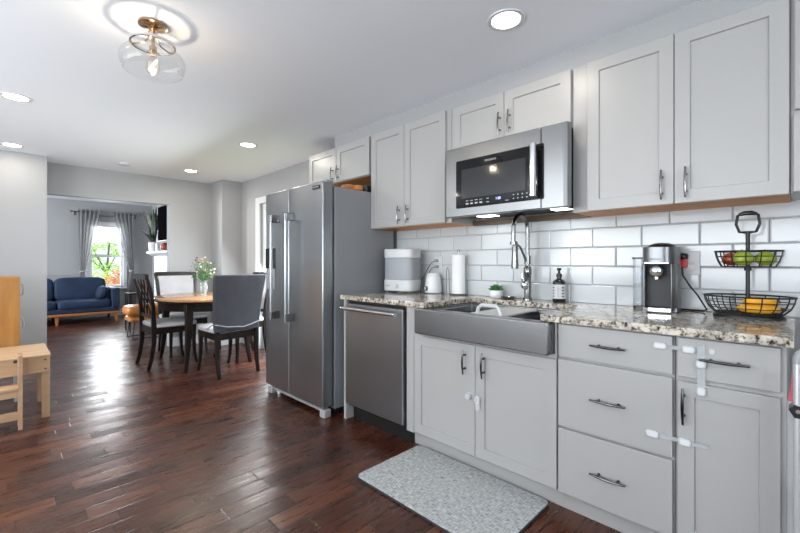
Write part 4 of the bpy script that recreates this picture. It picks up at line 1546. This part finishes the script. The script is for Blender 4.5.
def dining_chair(label, x, y, rz, style):
    t = T('dining_chair', label, 'chair', (x, y, 0), rz=rz, local=True, group='dining chairs around the oval table')
    for s in (-1, 1):
        b = nb()
        sweep(b, [(s * 0.205, 0.225, 0, 0.026, 0.026), (s * 0.20, 0.205, 0.10, 0.028, 0.028), (s * 0.195, 0.195, 0.25, 0.034, 0.034), (s * 0.195, 0.195, 0.43, 0.042, 0.042)])
        t.part('leg', b, 'darkwood', bevel=0.004, smooth=True)
        b = nb()
        sweep(b, [(s * 0.20, -0.255, 0, 0.028, 0.034), (s * 0.20, -0.225, 0.12, 0.030, 0.038), (s * 0.20, -0.205, 0.28, 0.034, 0.042), (s * 0.20, -0.205, 0.45, 0.036, 0.046), (s * 0.21, -0.215, 0.65, 0.034, 0.036), (s * 0.225, -0.245, 0.85, 0.032, 0.030), (s * 0.235, -0.285, 0.985, 0.030, 0.026)])
        t.part('leg', b, 'darkwood', bevel=0.004, smooth=True)
    b = nb()
    box(b, -0.20, 0.20, 0.19, 0.212, 0.36, 0.425)
    box(b, -0.20, 0.20, -0.215, -0.195, 0.36, 0.425)
    for s in (-1, 1):
        box(b, s * 0.198 - 0.011, s * 0.198 + 0.011, -0.20, 0.20, 0.36, 0.425)
    t.part('seat_frame', b, 'darkwood', bevel=0.003)
    b = nb(); superell(b, (0, 0.012, 0.452), (0.235, 0.225, 0.036), 0.30, 0.55, nu=40)
    t.part('seat_cushion', b, 'lightfabric' if style != 'cover' else 'lightfabric', smooth=True)
    def back_y(z):
        return -0.205 - 0.08 * max(0, (z - 0.5) / 0.485) ** 1.6
    if style == 'cover':
        b = nb()
        n = 10
        secs = []
        for i in range(n + 1):
            z = 0.44 + 0.56 * i / n
            wd = 0.45 + 0.075 * i / n
            secs.append((0, back_y(z), z, wd, 0.062 if i < n else 0.05))
        sweep(b, secs)
        t.part('slipcover', b, 'greyfabric', bevel=0.014, seg=3, smooth=True, label='charcoal fabric back cover')
        b = nb()
        for s in (-1, 1):
            tube(b, [(s * 0.235, -0.235, 0.52), (s * 0.12, -0.245, 0.49), (0.05, -0.245, 0.475)], 0.006, 6)
            tube(b, [(s * 0.235, -0.20, 0.52), (s * 0.24, -0.05, 0.46)], 0.005, 6)
        t.part('cover_tie', b, 'grey', smooth=True, label='pale tie of the cover')
    else:
        b = nb()
        pts = []
        for i in range(9):
            s = -1 + i / 4
            pts.append((s * 0.24, back_y(0.965) - 0.0, 0.978 - 0.006 * s * s))
        for i in range(8):
            a, c = pts[i], pts[i + 1]
            sweep_box = box(b, a[0], c[0], a[1] - 0.016, a[1] + 0.016, a[2] - 0.035, a[2] + 0.022)
        t.part('top_rail', b, 'darkwood')
        b = nb(); box(b, -0.205, 0.205, back_y(0.55) - 0.013, back_y(0.55) + 0.013, 0.53, 0.565)
        t.part('lower_rail', b, 'darkwood')
        if style == 'panel':
            b = nb()
            n = 8
            sweep(b, [(0, back_y(0.56 + 0.39 * i / n), 0.56 + 0.39 * i / n, 0.385 + 0.035 * i / n, 0.03) for i in range(n + 1)])
            t.part('back_cushion', b, 'lightfabric', bevel=0.008, smooth=True)
        else:
            for sgn in (-1, 1):
                for off in (-0.10, 0.0, 0.10):
                    b = nb()
                    p = []
                    for i in range(9):
                        s = i / 8
                        z = 0.56 + 0.39 * s
                        xx = off + sgn * 0.10 * math.sin((s - 0.5) * PI)
                        p.append((max(-0.2, min(0.2, xx)), back_y(z), z))
                    tube(b, p, 0.0085, 6)
                    t.part('lattice_slat', b, 'darkwood', smooth=True)
    return t
dining_chair('dark lattice-back dining chair seen side-on at the left of the table', 1.335, 5.0, -PI / 2 + 0.05, 'lattice')
dining_chair('dining chair with light upholstered back behind the table', 1.63, 5.49, PI + 0.02, 'panel')
dining_chair('dining chair with charcoal slipcovered back turned to the camera', 1.675, 4.205, 0.05, 'cover')
dining_chair('dining chair mostly hidden between the slipcovered chair and patio door', 2.02, 4.70, PI / 2, 'panel')

t = T('flower_vase', 'clear glass vase of mixed white flowers on the dining table', 'vase', (1.66, 4.87, 0.7425), local=True)
b = nb(); lathe(b, [(0.035, 0), (0.036, 0.005), (0.030, 0.02), (0.046, 0.07), (0.046, 0.11), (0.032, 0.15), (0.038, 0.17)], (0, 0, 0), 24, cap=False)
t.part('vase_glass', b, 'clearplastic', smooth=True)
b = nb()
heads = []
for k in range(26):
    a = random.random() * 2 * PI
    rr = 0.15 * math.sqrt(random.random())
    zz = 0.37 + random.uniform(-0.14, 0.09) - rr * 0.3
    p = Vector((rr * math.cos(a), rr * math.sin(a), zz))
    heads.append(p)
    tube(b, [(0.01 * math.cos(a), 0.01 * math.sin(a), 0.012), (0.015 * math.cos(a), 0.015 * math.sin(a), 0.15), p], 0.0018, 4)
t.part('stems', b, 'leaf')
b = nb()
for k in range(420):
    a = random.random() * 2 * PI
    rr = 0.13 * math.sqrt(random.random())
    z = random.uniform(0.17, 0.37)
    c = Vector((rr * math.cos(a), rr * math.sin(a), z))
    d = Vector((random.uniform(-1, 1), random.uniform(-1, 1), random.uniform(-0.2, 1))).normalized()
    u, v = frame_of(d)
    L = random.uniform(0.02, 0.04)
    q = [c, c + d * L * 0.5 + u * L * 0.22, c + d * L, c + d * L * 0.5 - u * L * 0.22]
    b.faces.new([b.verts.new(p) for p in q])
t.part('leaves', b, 'leaf')
for k, p in enumerate(heads):
    b = nb()
    m = ('petal', 'petal', 'petal_red', 'petal', 'petal_yellow', 'petal_red')[k % 6]
    r = random.uniform(0.018, 0.028)
    for q in range(9):
        a = 2 * PI * q / 9
        u = Vector((math.cos(a), math.sin(a), 0.35)).normalized()
        v = Vector((-math.sin(a), math.cos(a), 0))
        c = p
        b.faces.new([b.verts.new(x) for x in (c, c + u * r * 0.7 + v * r * 0.3, c + u * r * 1.3, c + u * r * 0.7 - v * r * 0.3)])
    superell(b, p + Vector((0, 0, 0.003)), (r * 0.45, r * 0.45, r * 0.4), 1, nu=8, nv=5)
    t.part('flower', b, m)

# ------------------------------------------------------------------ toddler table, chair and play cabinet
t = T('kids_table', 'small light wood children\'s table at the left edge of the picture', 'table', (-0.02, 4.10, 0), local=True)
b = nb(); box(b, -0.42, 0.28, -0.27, 0.285, 0.445, 0.46)
t.part('tabletop', b, 'birch', bevel=0.003)
b = nb()
box(b, -0.41, 0.275, -0.265, -0.25, 0.335, 0.445); box(b, -0.41, 0.275, 0.265, 0.28, 0.335, 0.445)
box(b, 0.262, 0.277, -0.25, 0.265, 0.335, 0.445); box(b, -0.41, -0.395, -0.25, 0.265, 0.335, 0.445)
t.part('apron', b, 'birch', bevel=0.002)
for x in (-0.38, 0.232):
    for y in (-0.243, 0.225):
        b = nb(); box(b, x, x + 0.045, y, y + 0.032, 0, 0.445)
        t.part('leg', b, 'birch', bevel=0.003)
b = nb()
for z in (0.425, 0.36):
    tube(b, [(0.25, -0.268, z), (0.25, -0.264, z)], 0.005, 10)
box(b, 0.085, 0.12, -0.2665, -0.264, 0.425, 0.445)
t.part('bolt', b, 'darkmetal')

t = T('kids_chair', 'light wood children\'s chair drawn up before the children\'s table', 'chair', (-0.06, 3.72, 0), local=True)
for y, L in ((-0.02, 0.50), (0.082, 0.50)):
    b = nb(); box(b, 0.145, 0.168, y - 0.01, y + 0.01, 0.0, L)
    t.part('leg', b, 'birch', bevel=0.003)
for y in (-0.02, 0.082):
    b = nb(); box(b, -0.15, -0.127, y - 0.01, y + 0.01, 0.0, 0.27)
    t.part('leg', b, 'birch', bevel=0.003)
b = nb(); box(b, -0.16, 0.145, -0.035, 0.098, 0.265, 0.285)
t.part('seat', b, 'birch', bevel=0.003)
b = nb(); box(b, -0.127, 0.145, -0.028, -0.012, 0.22, 0.265); box(b, -0.127, 0.145, -0.028, -0.012, 0.07, 0.125)
t.part('side_rail', b, 'birch', bevel=0.002)
b = nb(); box(b, 0.15, 0.163, -0.01, 0.072, 0.40, 0.49)
t.part('back_slat', b, 'birch', bevel=0.002)

t = T('play_cabinet', 'tall honey wood play cabinet behind the children\'s table at the left edge', 'cabinet', (-0.2, 4.65, 0), local=True)
b = nb(); box(b, -0.40, 0.315, -0.20, 0.12, 0.42, 1.005)
cb = t.part('cabinet_body', b, 'honey', bevel=0.006)
for x in (-0.38, 0.28):
    for y in (-0.19, 0.09):
        b = nb(); box(b, x, x + 0.03, y, y + 0.025, 0, 0.42)
        t.part('leg', b, 'whiteplastic', bevel=0.002)
for z in (0.90, 0.62):
    b = nb()
    tube(b, [(0.318, -0.13, z + 0.05), (0.332, -0.13, z + 0.04), (0.338, -0.13, z), (0.332, -0.13, z - 0.04), (0.318, -0.13, z - 0.05)], 0.006, 8)
    t.part('handle', b, 'grey', parent=cb, smooth=True)

# ------------------------------------------------------------------ living room
# sofa
t = T('sofa', 'navy blue fabric sofa on a walnut base under the living room window', 'sofa', (0.71, 9.68, 0), local=True)
b = nb(); box(b, -0.93, 0.93, -0.40, 0.36, 0.145, 0.19)
t.part('base_rail', b, 'sofawood', bevel=0.006)
for x in (-0.86, 0.0, 0.86):
    b = nb(); sweep(b, [(x + (0.02 if x > 0 else -0.02 if x < 0 else 0), -0.37, 0, 0.03, 0.03), (x, -0.36, 0.15, 0.06, 0.05)])
    t.part('leg', b, 'sofawood')
    b = nb(); sweep(b, [(x, 0.32, 0, 0.03, 0.03), (x, 0.31, 0.15, 0.05, 0.05)])
    t.part('leg', b, 'darkwood')
b = nb(); box(b, -0.92, 0.92, -0.39, 0.35, 0.19, 0.28)
t.part('seat_base', b, 'bluefabric', bevel=0.02, seg=3, smooth=True)
for s in (-1, 1):
    b = nb(); superell(b, (s * 0.395, -0.08, 0.335), (0.397, 0.325, 0.085), 0.2, 0.35, nu=40)
    t.part('seat_cushion', b, 'bluefabric', smooth=True)
    b = nb(); superell(b, (s * 0.395, 0.20, 0.60), (0.395, 0.10, 0.225), 0.35, 0.35, nu=40, rot=Matrix.Rotation(-0.18, 3, 'X'))
    t.part('back_cushion', b, 'bluefabric', smooth=True)
    b = nb(); prism(b, rrect(-0.39, 0.36, 0.19, 0.63, 0.05), s * 0.80, s * 0.93, 'x')
    t.part('arm', b, 'bluefabric', bevel=0.02, seg=3, smooth=True)
b = nb(); box(b, -0.80, 0.80, 0.26, 0.36, 0.20, 0.70)
t.part('backrest', b, 'bluefabric', bevel=0.03, seg=3, smooth=True)
b = nb(); superell(b, (1.385, 9.51, 0.535), (0.085, 0.17, 0.135), 0.8, 0.8, rot=Matrix.Rotation(0.35, 3, 'Y'))
single('throw_pillow', b, 'bluefabric', 'round navy pillow leaning on the right arm of the sofa', 'pillow', loc=(1.405, 9.55, 0.41), smooth=True)

# ottoman
t = T('leather_ottoman', 'tan leather stool on black wire legs before the living room opening', 'ottoman', (1.55, 6.97, 0), local=True)
b = nb(); superell(b, (0, 0, 0.41), (0.27, 0.22, 0.085), 0.3, 0.55, nu=40)
t.part('cushion', b, 'leather', smooth=True)
b = nb(); superell(b, (0, 0, 0.29), (0.24, 0.20, 0.038), 0.25, 0.4, nu=36)
t.part('cushion', b, 'leather', smooth=True)
for s in (-1, 1):
    b = nb(); tube(b, [(-0.17, s * 0.15, 0.255), (-0.20, s * 0.17, 0.009), (0.20, s * 0.17, 0.009), (0.17, s * 0.15, 0.255)], 0.008, 8)
    t.part('leg', b, 'wire', smooth=True)

t = T('side_table', 'small black metal side table beyond the tan leather stool', 'table', (1.63, 7.75, 0), local=True)
b = nb(); box(b, -0.17, 0.17, -0.17, 0.17, 0.60, 0.622)
t.part('tabletop', b, 'black', bevel=0.002)
for sx in (-1, 1):
    for sy in (-1, 1):
        b = nb(); box(b, sx * 0.155 - 0.008, sx * 0.155 + 0.008, sy * 0.155 - 0.008, sy * 0.155 + 0.008, 0, 0.60)
        t.part('leg', b, 'wire')

# fireplace
t = T('fireplace', 'white painted brick fireplace with a white mantel', 'fireplace', (2.25, 8.0, 0))
b = nb()
FXf = 2.17
for r in range(16):
    z0 = r * 0.078
    y = 7.0 + (0.11 if r % 2 else 0)
    yy = 7.0
    cuts = [7.0]
    while y < 9.1:
        if y > 7.0:
            cuts.append(y)
        y += 0.22
    cuts.append(9.1)
    for a, c in zip(cuts, cuts[1:]):
        if 7.55 < (a + c) / 2 < 8.45 and r < 9:
            continue
        box(b, FXf, FXf + 0.06, a + 0.004, c - 0.004, z0 + 0.004, z0 + 0.074)
t.part('brick_facing', b, 'brick', bevel=0.003)
b = nb()
DWf = DW - 0.004
box(b, FXf + 0.062, DWf, 7.0, 7.5, 0, 1.25); box(b, FXf + 0.062, DWf, 8.5, 9.1, 0, 1.25); box(b, FXf + 0.062, DWf, 7.5, 8.5, 0.70, 1.25)
box(b, FXf + 0.18, DWf, 7.5, 8.5, 0, 0.70)
t.part('chimney_breast', b, 'brick')
b = nb()
prism(b, [(FXf + 0.0, 1.20), (DWf, 1.20), (DWf, 1.32), (1.998, 1.32), (1.998, 1.29), (2.03, 1.275), (2.08, 1.25), (2.14, 1.235), (2.15, 1.20)], 6.9, 8.93, 'y')
t.part('mantel', b, 'trim', bevel=0.003)
b = nb(); box(b, 2.185, DW, 7.0, 9.0, 1.323, LCEIL)
struct('wall_chimney', b, 'wall')

t = T('television', 'black flat television on the chimney wall above the mantel', 'television', (2.1, 7.8, 1.5))
b = nb(); box(b, 2.06, 2.095, 7.25, 8.39, 1.50, 2.135)
t.part('bezel', b, 'black', bevel=0.003)
b = nb(); box(b, 2.0585, 2.06, 7.262, 8.378, 1.515, 2.123)
t.part('screen', b, 'screen')
b = nb(); box(b, 2.095, 2.184, 7.6, 7.95, 1.7, 1.95)
t.part('wall_bracket', b, 'black')

t = T('snake_plant', 'tall snake plant in a white pot on the mantel end', 'plant', (2.085, 8.80, 1.3205), local=True)
b = nb(); lathe(b, [(0.068, 0), (0.080, 0.17), (0.083, 0.18), (0.074, 0.18), (0.072, 0.165), (0, 0.165)], (0, 0, 0), 28)
t.part('pot', b, 'ceramic', smooth=True)
for k, (a, L, sp) in enumerate([(0.2, .60, .10), (1.0, .68, .05), (1.8, .52, .14), (2.5, .66, .13), (3.1, .72, .03), (3.7, .62, .24), (4.4, .55, .10), (5.0, .70, .04), (5.7, .50, .16), (2.9, .22, .27), (2.2, .28, .2), (0.0, .35, .13)]):
    b = nb()
    d = Vector((math.cos(a + 0.8), math.sin(a + 0.8), 0))
    n = 8
    side = Vector((0.7071, -0.7071, 0)) if k % 2 else Vector((-d.y, d.x, 0))
    th = side.cross(Vector((0, 0, 1))) * 0.003
    rings = []
    for i in range(n + 1):
        s = i / n
        c = d * (0.02 + sp * s * s) + Vector((0, 0, 0.165 + 1.14 * L * s * (1 - 0.1 * s)))
        c.x = min(c.x, 0.075)
        wd = 0.045 * (1 - s ** 3) * (0.55 + 0.9 * s * (1 - s) * 2) + 0.001
        rings.append([b.verts.new(c + side * wd + th), b.verts.new(c - side * wd + th), b.verts.new(c - side * wd - th), b.verts.new(c + side * wd - th)])
    for q, r_ in zip(rings, rings[1:]):
        for j in range(4):
            b.faces.new((q[j], q[(j + 1) % 4], r_[(j + 1) % 4], r_[j]))
    b.faces.new(rings[0]); b.faces.new(rings[-1])
    t.part('leaf', b, 'darkleaf')
b = nb(); lathe(b, [(0.03, 0), (0.06, 0.02), (0.075, 0.07), (0.06, 0.12), (0.045, 0.14), (0.045, 0.15)], (2.10, 8.08, 1.3205), 24)
single('copper_vase', b, 'copper', 'copper red round vase on the mantel under the television', 'vase', loc=(2.10, 8.08, 1.3205), smooth=True)
b = nb(); lathe(b, [(0.035, 0), (0.035, 0.15), (0.03, 0.155)], (2.09, 8.52, 1.3205), 20)
single('white_candle', b, 'ceramic', 'white pillar candle beside the snake plant pot', 'candle', loc=(2.09, 8.52, 1.3205), smooth=True)

# curtains
RZ = 2.125
def curtain(label, top0, top1, tie, bot0, bot1):
    t = T('curtain', label, 'curtain', ((top0 + top1) / 2, 10.10, 0))
    b = nb()
    nx, nz = 60, 40
    grid = []
    for j in range(nz + 1):
        z = 0.05 + (RZ + 0.045 - 0.05) * j / nz
        if z > 0.93:
            s = (z - 0.93) / (RZ + 0.045 - 0.93)
            f = s ** 0.75
            a0 = tie - 0.035 + (top0 - tie + 0.035) * f
            a1 = tie + 0.035 + (top1 - tie - 0.035) * f
        else:
            s = (0.93 - z) / 0.93
            f = min(1, s * 2.2)
            a0 = tie - 0.035 + (bot0 - tie + 0.035) * f
            a1 = tie + 0.035 + (bot1 - tie - 0.035) * f
        row = []
        wf = 0.35 + 0.65 * min(1, (a1 - a0) / 0.3)
        for i in range(nx + 1):
            u = i / nx
            row.append(b.verts.new((a0 + (a1 - a0) * u, 10.10 + 0.028 * wf * math.sin(u * 2 * PI * 5), z)))
        grid.append(row)
    for j in range(nz):
        for i in range(nx):
            b.faces.new((grid[j][i], grid[j][i + 1], grid[j + 1][i + 1], grid[j + 1][i]))
    t.part('fabric', b, 'curtain', smooth=True)
    for k in range(5):
        b = nb()
        cxx = top0 + (top1 - top0) * (k + 0.5) / 5
        tube(b, [(cxx + 0.004 * math.cos(2 * PI * q / 14) * 0, 10.10 + 0.024 * math.cos(2 * PI * q / 14), RZ + 0.024 * math.sin(2 * PI * q / 14)) for q in range(14)], 0.005, 6, closed=True)
        t.part('grommet', b, 'nickel', smooth=True)
    b = nb()
    tube(b, [(tie + 0.045 * math.cos(2 * PI * q / 16), 10.10 + 0.04 * math.sin(2 * PI * q / 16), 0.94 + 0.01 * math.cos(2 * PI * q / 16)) for q in range(16)], 0.012, 6, closed=True)
    t.part('tieback', b, 'lightfabric', smooth=True)
curtain('sheer grey curtain tied back left of the living room window', 1.09, 1.45, 1.165, 1.07, 1.27)
curtain('sheer grey curtain tied back right of the living room window', 1.66, 2.03, 2.00, 1.90, 2.07)
t = T('curtain_rod', 'dark metal curtain rod above the living room window', 'curtain rod', (1.58, 10.1, RZ))
b = nb(); tube(b, [(1.00, 10.10, RZ), (2.115, 10.10, RZ)], 0.010, 12)
tube(b, [(1.10, 10.16, RZ - 0.055), (2.02, 10.16, RZ - 0.055)], 0.006, 10)
t.part('rod', b, 'nickel', smooth=True)
for x in (0.985, 2.125):
    b = nb(); superell(b, (x, 10.10, RZ), (0.025, 0.02, 0.02), 1)
    t.part('finial', b, 'nickel', smooth=True)
for x in (1.05, 2.07):
    b = nb(); tube(b, [(x, 10.10, RZ), (x, 10.195, RZ)], 0.007, 8); box(b, x - 0.012, x + 0.012, 10.19, 10.2, RZ - 0.07, RZ + 0.02)
    t.part('bracket', b, 'nickel')

# ------------------------------------------------------------------ garden seen through the window
b = nb(); box(b, -15, 25, 10.4, 45, -0.6, -0.5); box(b, 2.6, 25, -4, 10.4, -0.6, -0.5)
struct('ground', b, 'lawn')
def leafy(name, label, cat, loc, blobs, n, m, trunk=None, leaf=0.12):
    t = T(name, label, cat, loc, local=True)
    b = nb()
    for k in range(n):
        bl = blobs[k % len(blobs)]
        d = Vector((random.gauss(0, 1), random.gauss(0, 1), random.gauss(0, 1))).normalized() * (random.random() ** 0.4)
        c = Vector((bl[0] + d.x * bl[3], bl[1] + d.y * bl[3], bl[2] + d.z * bl[4]))
        nrm = Vector((random.uniform(-1, 1), random.uniform(-1, 1), random.uniform(-1, 1))).normalized()
        u, v = frame_of(nrm)
        L = leaf * random.uniform(0.6, 1.2)
        b.faces.new([b.verts.new(p) for p in (c - u * L, c + v * L * 0.5, c + u * L, c - v * L * 0.5)])
    t.part('crown', b, m)
    if trunk:
        b = nb(); tube(b, trunk, [0.06, 0.04, 0.02], 8)
        for bl in blobs[:4]:
            tube(b, [trunk[1], (bl[0], bl[1], bl[2])], [0.04, 0.012], 6)
        t.part('trunk', b, 'bark')
    return t
leafy('red_shrub', 'rounded red-leaved shrub outside the living room window', 'shrub', (2.72, 15.5, -0.5), [(0, 0, 0.85, 0.42, 0.6), (-0.2, 0.1, 0.5, 0.42, 0.45)], 1500, 'foliage_red', [(0, 0, 0), (0, 0, 0.3), (0, 0, 0.7)], 0.05)
leafy('green_tree', 'bright green tree outside the living room window', 'tree', (2.9, 19.5, -0.5), [(-0.35, 0, 2.15, 0.42, 0.22), (0.2, 0.3, 2.3, 0.35, 0.2), (0.45, 0, 2.0, 0.3, 0.16), (-0.4, 0.3, 1.75, 0.4, 0.2), (0.0, 0, 1.5, 0.5, 0.2)], 620, 'foliage', [(0, 0, 0), (0.1, 0, 1.2), (0.2, 0, 2.4)], 0.055)
leafy('green_shrub', 'low green shrub behind the red one outside', 'shrub', (2.45, 17.5, -0.5), [(0, 0, 0.8, 0.4, 0.7), (0.5, 0.2, 0.9, 0.4, 0.75)], 900, 'foliage', [(0, 0, 0), (0, 0, 0.3), (0, 0, 0.6)], 0.06)
t = T('neighbour_house', 'pale sided house beyond the trees outside', 'house', (6, 32, -0.5))
b = nb(); box(b, 3, 12, 30, 36, -0.5, 1.6)
t.part('wall', b, 'siding')
b = nb(); prism(b, [(2.8, 1.6), (12.2, 1.6), (7.5, 3.2)], 29.8, 36.2, 'y')
t.part('roof', b, 'siding')
